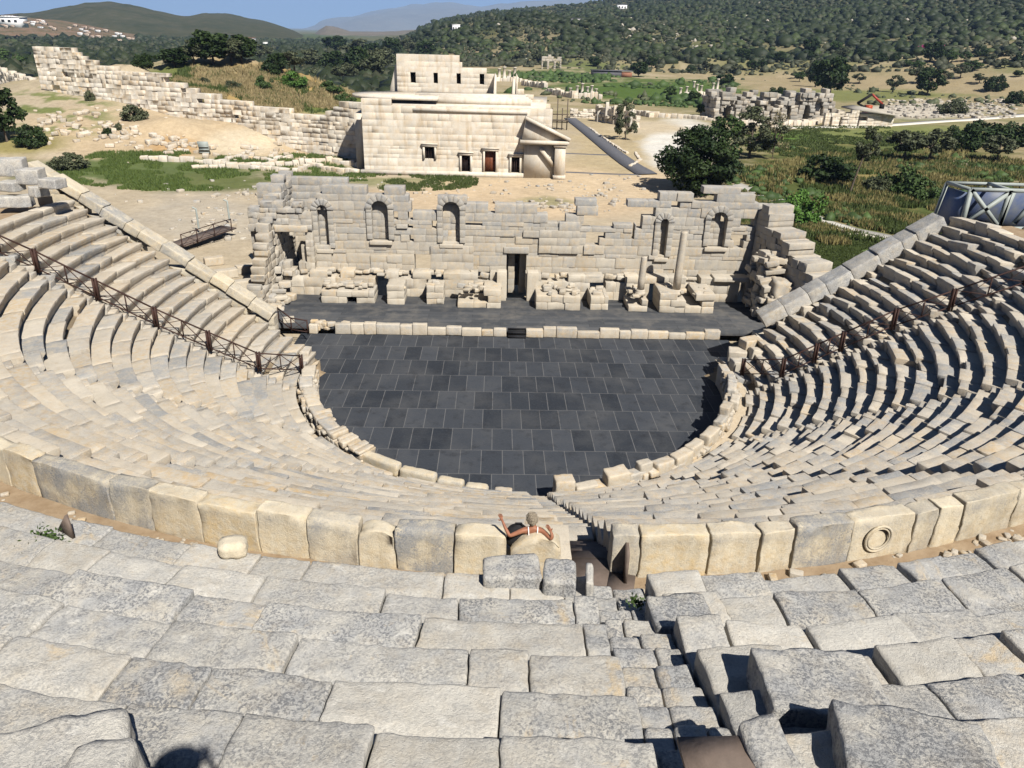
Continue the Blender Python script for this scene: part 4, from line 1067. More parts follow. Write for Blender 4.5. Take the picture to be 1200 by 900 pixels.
# soil and plant cover, by place: colour of the ground itself
def cover(V):
    x, y, z = V[:, 0], V[:, 1], V[:, 2]; d, az = polar(x, y)
    D = V-CAM; dep = np.maximum(D@_fw, .1); u = D@_rt/dep; v = D@_up/dep
    c, s = math.cos(ROLL), math.sin(ROLL); u, v = u*c+v*s, -u*s+v*c
    X_, Y_ = 600+FPX*u, 450-FPX*v
    n1 = fbm2(x*.09, y*.09, 5, 61); n2 = fbm2(x*.35, y*.35, 4, 63); n3 = fbm2(x*.02, y*.02, 4, 65)
    C = np.tile(np.array([.40, .34, .25]), (len(V), 1))*(1+.5*(n2-.5))[:, None]
    def put(w, col):
        nonlocal C
        w = np.clip(w, 0, 1)[:, None]; C = C*(1-w)+np.array(col)*w*(1+.35*(n2[:, None]-.5))
    def el(cx, cy, rx, ry, soft=.35, nz=.9):
        e = np.sqrt(((X_-cx)/rx)**2+((Y_-cy)/ry)**2)+(n1-.5)*nz+(n2-.5)*nz*.6
        return 1-sstep(1-soft, 1+soft, e)
    ok = y > 20
    # far plain and the hillside
    put(sstep(150, 230, d), (.30, .25, .15))
    put(sstep(.42, .6, n3)*sstep(180, 260, d), (.13, .15, .06))
    put(sstep(.5, .62, n1)*sstep(160, 230, d)*.8, (.37, .31, .21))
    hill = sstep(480, 640, d)
    put(hill*.85, (.085, .088, .045)); put(hill*sstep(.5, .62, n3), (.05, .062, .025)); put(hill*sstep(.52, .62, n1)*.6*(1-sstep(6, 20, az)*.8), (.25, .21, .14))
    left = 1-sstep(-12, -6, az)
    put(left*sstep(230, 300, d), (.075, .095, .04))
    # rubble field on the left, dry mound, grass
    put(el(240, 160, 220, 40)*ok, (.42, .335, .225)); put(el(205, 172, 28, 14)*ok, (.40, .27, .14)); put(el(285, 168, 45, 16)*ok, (.49, .42, .31))
    put(el(310, 100, 130, 30, .3)*ok*sstep(150, 165, d), (.32, .23, .10)); put(el(395, 122, 60, 12)*sstep(150, 165, d), (.12, .14, .04)); put(el(215, 84, 40, 10)*sstep(150, 165, d), (.13, .15, .05))
    put(el(60, 130, 80, 30)*ok*sstep(.45, .6, n2), (.14, .16, .06)); put(el(20, 170, 60, 14)*ok, (.24, .21, .09))
    put(el(200, 198, 165, 15, .4, 1.7)*ok, (.10, .13, .05)); put(el(250, 215, 90, 10, .4, 1.6)*ok, (.12, .14, .055)); put(el(470, 213, 75, 5, .5, 1.9)*ok*.7, (.16, .18, .07)); 
    put(el(240, 255, 80, 28)*ok, (.40, .355, .285)); put(el(430, 235, 60, 12)*ok, (.37, .30, .21))
    put(el(620, 232, 150, 26)*ok, (.50, .395, .27)); put(el(700, 215, 90, 22)*ok, (.50, .40, .275)); put(el(640, 236, 24, 5, .5, 1.8)*ok*.6, (.16, .18, .08))
    put(el(725, 170, 60, 32)*ok, (.40, .33, .21)); put(el(800, 170, 46, 30, .2, .5)*ok, (.60, .58, .53)); put(el(760, 150, 45, 8)*ok, (.47, .40, .29))
    # right: reed bed, meadow, lawn
    put(el(1030, 215, 190, 60, .3)*ok, (.22, .18, .075)); put(el(1030, 215, 190, 62, .3)*ok*sstep(.42, .54, n1), (.075, .09, .03)); put(el(1110, 240, 90, 20)*ok*sstep(.4, .6, n2), (.085, .11, .035))
    put(el(960, 166, 120, 17, .35, .9)*ok*(.45+.55*sstep(.4, .55, n1)), (.105, .13, .045)); put(el(940, 160, 50, 6)*ok, (.085, .17, .03)); put(el(1090, 158, 150, 10)*ok, (.17, .19, .07))
    put(el(990, 292, 60, 26, .2, .4)*ok, (.10, .14, .045)); put(el(1130, 195, 70, 10)*ok, (.36, .31, .23))
    put(el(1020, 100, 190, 26)*ok*.8, (.30, .245, .15)); put(el(1000, 112, 120, 7)*ok, (.17, .18, .07)); put(el(900, 75, 110, 10)*ok*.7, (.20, .19, .09)); put(el(760, 105, 110, 12)*ok, (.075, .12, .03))
    put(el(1080, 130, 70, 9)*ok, (.47, .43, .36)); put(el(560, 70, 60, 9)*ok*.6, (.34, .26, .17))
    k = (y < 6.3)
    C[k] = np.array([.30, .23, .15])*(1+.4*(n2[k]-.5))[:, None]
    return np.clip(C, .01, .8)
tone = cover(V)
def ground_mat():
    m = NT('ground_cover'); col, _ = m.attr('tone')
    n = m.noise(1.4, 8, .72); n2 = m.noise(.22, 6, .65)
    c = m.mix(m.ramp(n, .32, .68, .0, .55), col, m.mix(1.0, col, (.48, .45, .42), 'MULTIPLY'))
    c = m.mix(m.ramp(n2, .35, .7, .0, .35), c, m.mix(1.0, c, (1.25, 1.18, 1.05), 'MULTIPLY'))
    m.color(c); m.b.inputs['Roughness'].default_value = 1.0; m.b.inputs['Specular IOR Level'].default_value = .05
    m.bump(m.math('ADD', n, m.math('MULTIPLY', m.noise(7, 5, .7), .3)), .6, .18)
    return m.m
tag(link('ground', mesh_np('ground', V, F, tone, True), ground_mat()), kind='structure')

def far_mat(name, c, c2, c3, s):
    m = NT(name)
    k = m.mix(m.ramp(m.noise(s, 7, .7), .35, .65), c, c2); k = m.mix(m.math('MULTIPLY', m.ramp(m.noise(s*4, 6, .75), .52, .66), .6), k, c3)
    m.color(k); m.b.inputs['Roughness'].default_value = 1; m.b.inputs['Specular IOR Level'].default_value = 0
    m.bump(m.noise(s*3, 6, .7), .7, .12/s)
    return m.m
def ridge(name, pts, dist, depth, mat, rough=.06, n=160):
    xs = np.linspace(pts[0][0], pts[-1][0], n); ys = np.interp(xs, [p[0] for p in pts], [p[1] for p in pts])
    V = []; nj = 22
    for j in range(nj+1):
        t = -1+2*j/nj; e = math.cos(t*PI/2)**.9 if abs(t) < 1 else 0
        for x, y_ in zip(xs, ys):
            p = at_d(x, y_, dist); zr = max(p[2]+8, 4)
            d2 = dist+t*depth; dr = (p[:2]-CAM[:2])/dist
            V.append((CAM[0]+dr[0]*d2, CAM[1]+dr[1]*d2, -8+zr*e))
    V = np.array(V); f = fbm(V*np.array([1, 1, 0])*(6/depth)+.3, 5, 77)-.5
    V[:, 2] += f*2*rough*depth*.35*np.clip((V[:, 2]+8)/60, 0, 1)
    ii, jj = np.meshgrid(np.arange(nj), np.arange(n-1), indexing='ij'); q = (ii*n+jj).ravel()
    tag(link(name, mesh_np(name, V, np.stack([q, q+1, q+n+1, q+n], -1), None, True), mat), kind='structure')
mq = far_mat('maquis_hill', (.040, .046, .024), (.065, .064, .036), (.10, .085, .06), .012)
ridge('hill', [(-330, 60), (-160, 40), (-60, 24), (20, 17), (50, 14), (70, 11), (100, 7), (125, 6), (150, 8), (180, 13), (205, 17), (218, 18), (240, 15), (262, 17), (290, 23), (320, 29), (345, 36), (360, 44), (375, 58)], 2300, 900, mq)
ridge('hill', [(345, 62), (362, 47), (372, 37), (382, 31), (395, 33), (410, 37), (440, 38), (475, 36), (520, 35), (600, 36), (700, 36), (800, 60)], 3400, 900, far_mat('pale_hill', (.16, .13, .10), (.11, .10, .07), (.24, .19, .15), .008))
ridge('hill', [(-400, 16), (-250, 44), (-140, 30), (-60, 24), (0, 22), (30, 21), (70, 25), (100, 30), (140, 37), (180, 44), (230, 52)], 1500, 420, far_mat('town_slope', (.20, .13, .09), (.06, .07, .035), (.30, .21, .16), .04), .05)
ridge('mountain', [(300, 40), (360, 33), (400, 24), (430, 17), (455, 10), (480, 7), (510, 5), (540, 6), (575, 8), (600, 7), (640, 4), (690, 0), (760, -6), (900, -16), (1100, -10), (1500, 20)], 16000, 5000, far_mat('mountain_rock', (.13, .12, .10), (.17, .16, .13), (.22, .2, .17), .0012), .08)
# sheet of plain out to the horizon
V = []; F = []
for j, d_ in enumerate((2900, 6000, 15000, 40000)):
    for k in range(61):
        a = rad(-110+220*k/60); V.append((CAM[0]+d_*math.sin(a), CAM[1]+d_*math.cos(a), -.5-2.0*(j > 0)))
for j in range(3):
    for k in range(60): q = j*61+k; F.append((q, q+1, q+62, q+61))
tag(link('plain', mesh_np('plain', V, np.array(F)), far_mat('plain_fields', (.09, .10, .05), (.14, .13, .07), (.2, .17, .11), .004)), kind='structure')

# ------------------------------------------------------------------ plants
def leaf_mat(name, c, c2, rough=.6):
    m = NT(name); _, t = m.attr('tone')
    k = m.mix(t[0], c, c2); k = m.mix(m.ramp(m.noise(1.2, 3), .35, .65, 0, .4), k, tuple(v*.7 for v in c)); m.color(k)
    m.b.inputs['Roughness'].default_value = rough; m.b.inputs['Specular IOR Level'].default_value = .2
    return m.m
LM = {'dark': leaf_mat('leaf_dark', (.014, .028, .008), (.032, .052, .013)), 'mid': leaf_mat('leaf_mid', (.035, .060, .018), (.065, .105, .028)), 'olive': leaf_mat('leaf_olive', (.050, .060, .030), (.095, .105, .055)),
      'bright': leaf_mat('leaf_bright', (.055, .115, .020), (.095, .19, .035)), 'dry': leaf_mat('leaf_dry', (.12, .105, .060), (.20, .17, .09)), 'bougainvillea': leaf_mat('leaf_magenta', (.25, .02, .09), (.38, .05, .16)), 'grass': leaf_mat('grass_green', (.045, .065, .018), (.085, .11, .032)), 'straw': leaf_mat('grass_straw', (.15, .128, .048), (.26, .22, .09))}
LM['scrub_dark'] = leaf_mat('scrub_dark', (.014, .021, .009), (.032, .042, .017)); LM['scrub_olive'] = leaf_mat('scrub_olive', (.034, .038, .020), (.066, .070, .040)); LM['scrub_mid'] = leaf_mat('scrub_mid', (.026, .038, .013), (.048, .064, .022)); LM['lush'] = leaf_mat('lush_grass', (.06, .095, .022), (.11, .145, .04)); LM['moundstraw'] = leaf_mat('mound_straw', (.21, .165, .08), (.34, .27, .14))
BARK = plain('bark', (.12, .095, .07), .95, .4, 5, bump=.6)
def crown_mesh(seed, n, leaf, nclump=34, flat=1.0, skirt=0.0, spread=.20):
    g = np.random.default_rng(seed)
    d = g.normal(size=(nclump, 3)); d /= np.linalg.norm(d, axis=1)[:, None]
    r = g.uniform(.45, .88, nclump)**.7
    cc = d*r[:, None]; cc[:, 2] *= flat
    if skirt: cc[:, 2] = np.where(cc[:, 2] < 0, cc[:, 2]*(1-skirt), cc[:, 2])
    sz = g.uniform(.6, 1.35, nclump)*spread
    w = sz**2; k = g.choice(nclump, n, p=w/w.sum())
    o = g.normal(size=(n, 3)); o /= np.linalg.norm(o, axis=1)[:, None]; o *= (g.uniform(.3, 1, n)**.5)[:, None]
    P = cc[k]+o*sz[k][:, None]*np.array([1, 1, .85])
    nr = o+g.normal(size=(n, 3))*.7+np.array([0, 0, .35]); nr /= np.linalg.norm(nr, axis=1)[:, None]
    a = np.cross(nr, g.normal(size=(n, 3))); a /= np.linalg.norm(a, axis=1)[:, None]; b = np.cross(nr, a)
    s = leaf*g.uniform(.6, 1.4, n)[:, None]
    V = np.stack([P-a*s*.5-b*s, P+a*s*.5-b*s*.6, P+a*s*.4+b*s, P-a*s*.5+b*s*.7], 1).reshape(-1, 3)
    t = np.repeat(np.clip(g.uniform(.1, .9, nclump)[k]+g.normal(0, .18, n), 0, 1), 4)
    return mesh_np('crown', V, np.arange(4*n).reshape(-1, 4), np.stack([t, t, t], -1)), cc
def trunk_mesh(seed, cc, h0, rt=.05, lean=0):
    """trunk from the ground (z=-1-h0) up into the crown with limbs to some clumps; in crown units"""
    g = np.random.default_rng(seed); m = MB()
    base = np.array([lean, 0, -1-h0]); fork = np.array([lean*.3, 0, -.55])
    m.tube([base, base*.5+fork*.5+np.array([g.normal()*.04, g.normal()*.04, 0]), fork, np.array([0, 0, .1])], [rt*1.25, rt, rt*.8, rt*.3], 7)
    for c in cc[g.choice(len(cc), 8, replace=False)]:
        mid = fork*.5+c*.5+np.array([0, 0, -.08]); m.tube([fork, mid, c*.92], [rt*.55, rt*.38, rt*.12], 5)
    return m
KIND = {}
def kind(name, seed, n, leaf, mat, h0, rt, nclump=34, flat=1.0, skirt=0, spread=.2, lean=0):
    cm, cc = crown_mesh(seed, n, leaf, nclump, flat, skirt, spread); cm.materials.append(LM[mat])
    tm = trunk_mesh(seed, cc, h0, rt, lean); G = [np.array(tm.Q)] + ([np.array(tm.Tt)] if tm.Tt else [])
    t = mesh_np('trunk', np.array(tm.V), G, None, True); t.materials.append(BARK)
    KIND[name] = (cm, t, h0)
kind('big', 1, 15000, .042, 'dark', .02, .06, 90, .95, .0, .25)
kind('dense', 2, 3200, .080, 'dark', .25, .06, 36, .9, 0, .26)
kind('round', 3, 2600, .075, 'mid', .30, .06, 32, .85, 0, .25)
kind('olive', 4, 2200, .070, 'olive', .45, .07, 26, .75, 0, .25)
kind('willow', 5, 3000, .050, 'olive', .25, .045, 30, 1.1, 0, .20)
kind('bare', 6, 1100, .045, 'dry', .25, .05, 22, 1.2, 0, .22)
kind('shrub', 7, 2600, .070, 'mid', .0, .04, 34, .75, .55, .27)
kind('darkshrub', 8, 2600, .070, 'dark', .0, .04, 34, .75, .55, .27)
kind('olivebush', 9, 2600, .065, 'olive', .0, .04, 34, .7, .55, .27)
kind('bright', 10, 3500, .055, 'bright', .0, .04, 34, .8, .55, .27)
kind('flowering', 11, 1200, .09, 'bougainvillea', .0, .04, 24, .6, .5, .27)
kind('leaning', 12, 2400, .065, 'olive', 1.7, .07, 26, .95, 0, .25, lean=-.75)
kind('tall', 13, 2600, .07, 'dense' if False else 'dark', .2, .05, 34, 1.35, 0, .24)
def plant(px, py, wpx, hpx, kd, label, group=None, name='tree', cat='tree', P=None, rz=None):
    """py is the foot; wpx and hpx the measured width and height"""
    p = ground(px, py) if P is None else P
    k = depth_of(p)/FPX; cm, tm, h0 = KIND[kd]
    W = wpx*k/2; Htot = hpx*k*1.02; sz_ = Htot/(1.9+h0 if kd not in ('shrub', 'darkshrub', 'olivebush', 'bright', 'flowering') else 1.25)
    t = empty(name, (p[0], p[1], p[2]-.05), label, cat, group)
    rz = random.uniform(0, 6.28) if rz is None else rz
    up_ = (1+h0)*sz_ if kd not in ('shrub', 'darkshrub', 'olivebush', 'bright', 'flowering') else .40*sz_
    for nm, me in (('crown', cm), ('trunk', tm)):
        o = bpy.data.objects.new(nm, me); COL.objects.link(o); o.parent = t
        o.location = (0, 0, up_); o.scale = (W, W, sz_); o.rotation_euler = (0, 0, rz)
    return t
plant(817, 226, 94, 72, 'big', 'large dark dense evergreen tree beside the pale gravel behind the stage')
plant(733, 164, 36, 42, 'willow', 'grey green feathery tree at the near end of the ruined street wall')
plant(878, 185, 74, 54, 'willow', 'pale green drooping tree behind the big dark evergreen')
plant(905, 186, 34, 48, 'bare', 'half bare brownish tree right of the drooping tree')
plant(850, 172, 40, 36, 'round', 'yellowish green tree above the big dark evergreen')
plant(1006, 228, 30, 74, 'leaning', 'slender tree leaning over on a long bare trunk in the reeds', rz=0)
plant(1058, 188, 46, 36, 'olive', 'left olive tree of the pair behind the reeds'); plant(1088, 190, 48, 40, 'olive', 'olive tree with visible trunk, right one of the pair behind the reeds')
plant(1167, 190, 42, 32, 'olive', 'olive tree by the right edge in front of the dark thicket')
for k, (a, b, c, d_, kd, lab) in enumerate(((1125, 176, 46, 30, 'darkshrub', 'dark thicket bush left of the olive by the right edge'), (1150, 168, 60, 26, 'darkshrub', 'wide dark thicket bush behind the olive by the right edge'), (1190, 170, 50, 28, 'darkshrub', 'dark thicket bush cut by the right edge'), (970, 210, 62, 28, 'darkshrub', 'round dark bush standing in the dry reeds'), (1052, 226, 52, 34, 'shrub', 'rounded mid green bush right of the leaning tree'), (1080, 232, 40, 26, 'shrub', 'lower green bush beside the rounded one in the reeds'), (1028, 224, 34, 20, 'olivebush', 'greyish low bush at the foot of the leaning tree'), (938, 262, 54, 38, 'bright', 'bright green shrub behind the right stage corner'), (1116, 134, 32, 18, 'olivebush', 'grey green bush at the end of the pale rubble field'), (1190, 122, 24, 16, 'darkshrub', 'dark bush at the right edge above the pale road'))):
    plant(a, b, c, d_, kd, lab, 'bushes on the right plain', 'bush', 'bush')
plant(972, 113, 42, 42, 'dense', 'big dark round tree rising behind the ruined vaults'); plant(955, 102, 24, 28, 'dense', 'smaller dark tree leaning left of the big one behind the vaults')
plant(1086, 112, 34, 30, 'dense', 'very dark tree in the middle of the far meadow'); plant(1075, 98, 24, 20, 'olive', 'paler tree touching the very dark meadow tree'); plant(1102, 100, 22, 18, 'olive', 'thin olive right of the very dark meadow tree')
plant(1046, 108, 22, 20, 'olive', 'pale olive tree left of the very dark meadow tree'); plant(1165, 106, 26, 18, 'darkshrub', 'low black green tree at the far right of the meadow'); plant(1147, 98, 18, 12, 'olive', 'small olive left of the low black green tree')
plant(1090, 73, 26, 22, 'dense', 'dark tree below the magenta shrub'); plant(748, 90, 24, 16, 'dense', 'dark tree beside the long low shed'); plant(785, 118, 18, 16, 'round', 'round tree in the green strip before the ruined vaults'); plant(832, 138, 34, 18, 'round', 'spreading tree in front of the left end of the ruined vaults')
plant(812, 122, 16, 14, 'dense', 'dark bush beside the white colonnade', None, 'bush', 'bush'); plant(850, 100, 22, 12, 'dense', 'dark tree over the white colonnade'); plant(910, 112, 24, 10, 'darkshrub', 'dark bush behind the middle of the vaults', None, 'bush', 'bush')
plant(1092, 60, 40, 9, 'flowering', 'magenta flowering shrub at the foot of the wooded hill', None, 'bush', 'flowering shrub')
rs = random.Random(5)
spots = [(610, 72), (580, 72), (632, 74), (700, 78), (765, 80), (808, 84), (830, 84), (864, 86), (878, 82), (890, 80), (903, 72), (915, 73), (930, 92), (938, 96), (945, 70), (960, 84), (986, 70), (1005, 98), (1010, 68), (1034, 72), (1047, 71), (1060, 78), (1076, 82), (1110, 74), (1128, 72), (1140, 84), (1160, 74), (1178, 80), (1190, 90), (1196, 74), (1124, 92), (1180, 66), (1150, 66), (950, 62), (980, 60), (1020, 58), (870, 70), (820, 70), (790, 72), (752, 72)]
for (a, b) in spots:
    kd = rs.choice(['olive', 'dense', 'round', 'darkshrub', 'olive']); w_ = rs.uniform(11, 21)
    plant(a+rs.uniform(-3, 3), b, w_, w_*rs.uniform(.6, .9), kd, 'small dark tree dotted over the dry far plain', 'small trees on the far plain')
# left side
plant(8, 166, 46, 62, 'dense', 'dark tree cut by the left edge of the picture'); plant(38, 171, 36, 25, 'darkshrub', 'round dark bush right of the tree at the left edge', None, 'bush', 'bush')
plant(82, 198, 44, 20, 'olivebush', 'greyish bush above the top of the left coping', None, 'bush', 'bush'); plant(158, 141, 30, 20, 'olivebush', 'bush on the rubble slope below the stepped wall', None, 'bush', 'bush')
plant(126, 158, 12, 9, 'darkshrub', 'small dark bush on the rubble slope', None, 'bush', 'bush'); plant(139, 152, 9, 9, 'olivebush', 'small pale bush on the rubble slope', None, 'bush', 'bush'); plant(106, 118, 12, 13, 'olivebush', 'pale sapling before the high end of the stepped wall', None, 'bush', 'bush')
plant(10, 76, 40, 18, 'shrub', 'green bush behind the low wall at the left edge', None, 'bush', 'bush'); plant(40, 76, 22, 12, 'darkshrub', 'dark bush touching the high end of the stepped wall', None, 'bush', 'bush')
for (a, b, c, d_, kd) in ((168, 79, 26, 16, 'darkshrub'), (205, 78, 40, 20, 'dense'), (228, 76, 36, 30, 'olive'), (250, 76, 50, 36, 'dense'), (272, 76, 40, 30, 'olive'), (283, 74, 36, 30, 'dense'), (305, 72, 30, 20, 'olive'), (325, 86, 26, 22, 'dense'), (345, 84, 30, 24, 'olive'), (368, 84, 34, 26, 'olive'), (390, 88, 30, 26, 'dense'), (405, 76, 26, 22, 'olive'), (420, 92, 34, 34, 'dense'), (440, 98, 40, 40, 'olive'), (450, 86, 30, 30, 'olive'), (425, 66, 30, 20, 'olive'), (395, 62, 30, 18, 'dense'), (460, 66, 24, 20, 'dense'), (478, 62, 22, 16, 'olive'), (500, 66, 24, 16, 'dense'), (405, 100, 34, 26, 'olive'), (436, 70, 24, 18, 'dense')):
    plant(a, b, c, d_, kd, 'bushy olive or evergreen tree in the grove behind the dry grass mound', 'trees of the grove behind the mound')
for (a, b, c, d_, kd, lab) in ((317, 88, 24, 14, 'darkshrub', 'dark bush on top of the dry grass mound'), (310, 104, 22, 16, 'shrub', 'green bush half way down the dry grass mound'), (345, 100, 34, 16, 'bright', 'bright green bush on the right shoulder of the mound'), (372, 92, 22, 14, 'olivebush', 'grey bush right of the bright one on the mound'), (390, 108, 34, 14, 'shrub', 'green bush at the right foot of the mound'), (272, 104, 22, 10, 'olivebush', 'low olive bush in the dry grass of the mound'), (240, 98, 12, 8, 'olivebush', 'tiny bush at the left of the mound'), (405, 120, 26, 12, 'shrub', 'green bush next to the big white building')):
    plant(a, b, c, d_, kd, lab, None, 'bush', 'bush')
plant(51, 640, 0, 0, 'bright', '', P=CAM+ray(50, 640)*4) if False else None
# far woods and hillside scrub: too many to count, one mass each
def blobs(name, pts, sizes, mat, seed=3, sub=1, flat=.8):
    bm = bmesh.new(); bmesh.ops.create_icosphere(bm, subdivisions=sub, radius=1); B = np.array([v.co[:] for v in bm.verts]); BF = np.array([[v.index for v in f.verts] for f in bm.faces]); bm.free()
    n = len(pts); g = np.random.default_rng(seed); k = len(B)
    V = B[None]*(1+g.normal(0, .26, (n, k, 1)))*sizes[:, None, None]*np.concatenate([g.uniform(.7, 1.5, (n, 1, 2)), flat*g.uniform(.6, 1.35, (n, 1, 1))], 2)+g.normal(0, .06, (n, k, 3))*sizes[:, None, None]+pts[:, None, :]
    F = (BF[None]+(np.arange(n)*k)[:, None, None]).reshape(-1, 3)
    t = np.repeat(g.uniform(0, 1, n), k)
    return tag(link(name, mesh_np(name, V.reshape(-1, 3), F, np.stack([t]*3, -1)), mat), kind='stuff')
def scatter(n, az0, az1, d0, d1, dens, size, seed):
    g = np.random.default_rng(seed)
    a = np.radians(g.uniform(az0, az1, n)); d = d0*(d1/d0)**g.uniform(0, 1, n); x = CAM[0]+d*np.sin(a); y = CAM[1]+d*np.cos(a)
    keep = g.uniform(0, 1, n) < dens(x, y, d, np.degrees(a)); x, y, d = x[keep], y[keep], d[keep]
    s = g.uniform(*size, len(x))*(.6+.8*fbm2(x*.01, y*.01, 2, 5)); z = HT(x, y)+s*.25
    return np.stack([x, y, z], -1), s
cl = lambda x, y, f_, sd, lo, hi: sstep(lo, hi, fbm2(x*f_, y*f_, 4, sd))
hd = lambda x, y, d, a: np.clip(cl(x, y, .014, 91, .38, .55)*.9+.12+.6*sstep(800, 1000, d)*sstep(6, 16, a), 0, 1)*sstep(490, 560, d)
def sizes(n, lo, hi, g): return lo*(hi/lo)**(g.uniform(0, 1, n)**2.2)
def mass(name, n, az0, az1, d0, d1, dens, lo, hi, mat, seed):
    P, _ = scatter(n, az0, az1, d0, d1, dens, (1, 1), seed); g = np.random.default_rng(seed+100); S = sizes(len(P), lo, hi, g); P[:, 2] += S*.25-.25
    return blobs(name, P, S, mat, seed+1)
mass('hillside_scrub', 34000, az_px(490), 44, 480, 1500, hd, .9, 4.6, LM['scrub_dark'], 1)
mass('hillside_maquis', 26000, az_px(480), 44, 470, 1450, lambda x, y, d, a: .15+.85*cl(x, y, .02, 97, .40, .55), .6, 3.0, LM['scrub_olive'], 2)
mass('hillside_oaks', 9000, az_px(490), 44, 520, 1500, lambda x, y, d, a: cl(x, y, .01, 99, .46, .58), 1.2, 4.0, LM['scrub_mid'], 3)
mass('far_woods', 9000, -44, az_px(500), 260, 1500, lambda x, y, d, a: .35+.65*cl(x, y, .012, 93, .4, .55), 1.2, 4.6, LM['scrub_dark'], 6)
mass('far_olive_woods', 6000, -44, az_px(500), 240, 1300, lambda x, y, d, a: .2+.8*cl(x, y, .012, 94, .4, .55), 1.0, 3.6, LM['scrub_olive'], 8)
mass('hillside_rocks', 5000, az_px(480), 44, 540, 1150, lambda x, y, d, a: cl(x, y, .02, 95, .5, .6)*(1-.7*sstep(8, 20, a)), .4, 1.9, plain('pale_rock', (.40, .36, .30), .95, .3, .5), 10)
mass('valley_scrub', 2600, az_px(600), az_px(870), 250, 420, lambda x, y, d, a: cl(x, y, .03, 96, .46, .56), .6, 2.4, LM['mid'], 12)
mass('valley_brambles', 1800, az_px(620), 40, 230, 440, lambda x, y, d, a: cl(x, y, .025, 98, .52, .60)*.8, .4, 1.6, LM['olive'], 13)
mass('field_scrub', 2200, az_px(860), 42, 95, 170, lambda x, y, d, a: cl(x, y, .06, 88, .54, .62), .25, 1.0, LM['mid'], 14)
PATHS = [[ground(*q)[:2] for q in L_] for L_ in ([(860, 217), (888, 226), (925, 240), (962, 259), (1000, 270), (1045, 279)], [(758, 205), (738, 193), (710, 172), (690, 156), (668, 139)])]
def pathd(xy):
    r = np.full(len(xy), 1e9)
    for L_ in PATHS:
        for a, b in zip(L_, L_[1:]):
            ab = b-a; t = np.clip(((xy-a)@ab)/(ab@ab), 0, 1); r = np.minimum(r, np.linalg.norm(xy-a-t[:, None]*ab, axis=1))
    return r
# grass and reeds near the stage
def tufts(name, poly, n, h, w, mat, seed, nb=5, noise=None):
    g = np.random.default_rng(seed); xs = g.uniform(poly[0], poly[2], n); ys = g.uniform(poly[1], poly[3], n); pts = []
    # measured box -> ground, by a coarse grid then bilinear
    gxs = np.linspace(poly[0], poly[2], 9); gys = np.linspace(poly[1], poly[3], 7); G = np.array([[ground(a, b)[:2] for a in gxs] for b in gys])
    fx = (xs-poly[0])/(poly[2]-poly[0])*8; fy = (ys-poly[1])/(poly[3]-poly[1])*6; ix = np.minimum(fx.astype(int), 7); iy = np.minimum(fy.astype(int), 5); u = (fx-ix)[:, None]; v = (fy-iy)[:, None]
    xy = G[iy, ix]*(1-u)*(1-v)+G[iy, ix+1]*u*(1-v)+G[iy+1, ix]*(1-u)*v+G[iy+1, ix+1]*u*v
    e = ((xs-(poly[0]+poly[2])/2)/((poly[2]-poly[0])/2))**2+((ys-(poly[1]+poly[3])/2)/((poly[3]-poly[1])/2))**2
    f = fbm2(xy[:, 0]*.2, xy[:, 1]*.2, 3, seed+40)
    keep = (e < 1.0+1.6*(f-.5)) & (pathd(xy) > 1.9) & (f > (noise or .36)) & ~((xy[:, 1] < 21.5) & (np.abs(xy[:, 0]) < 24)); xy = xy[keep]; n = len(xy)
    z = HT(xy[:, 0], xy[:, 1])
    a = g.uniform(0, 2*PI, (n, nb)); o = g.normal(0, w*1.3, (n, nb, 2)); hh = h*g.uniform(.5, 1.2, (n, nb)); ln = g.normal(0, .22, (n, nb, 2))*hh[..., None]
    bx = xy[:, None, :]+o; dx = np.stack([np.cos(a), np.sin(a)], -1)*w
    zz = np.broadcast_to(z[:, None, None], (n, nb, 1))
    A = np.concatenate([bx-dx, zz], -1); B = np.concatenate([bx+dx, zz], -1); Cc = np.concatenate([bx+ln, zz+hh[..., None]], -1)
    V = np.stack([A, B, Cc], 2).reshape(-1, 3); F = np.arange(len(V)).reshape(-1, 3)
    t = np.repeat(np.repeat(g.uniform(0, 1, n), nb), 3)
    return tag(link(name, mesh_np(name, V, F, np.stack([t]*3, -1)), LM[mat]), kind='stuff')
tufts('dry_reeds', (845, 178, 1260, 288), 22000, .75, .10, 'straw', 21, noise=.50)
tufts('green_reeds', (845, 178, 1260, 288), 26000, .65, .11, 'grass', 22, noise=.44)
tufts('green_grass', (40, 178, 440, 224), 24000, .38, .06, 'lush', 23, noise=.47); tufts('meadow_grass', (870, 148, 1100, 186), 9000, .35, .12, 'grass', 28, noise=.42)
tufts('mound_grass', (180, 78, 430, 132), 15000, .8, .14, 'moundstraw', 24, noise=.42); tufts('mound_green', (180, 78, 440, 134), 9000, .7, .14, 'grass', 27, noise=.52)
tufts('verge_grass', (380, 203, 560, 224), 5000, .35, .05, 'grass', 25, noise=.53)
tufts('lawn_grass', (930, 270, 1030, 315), 6000, .20, .05, 'grass', 26)

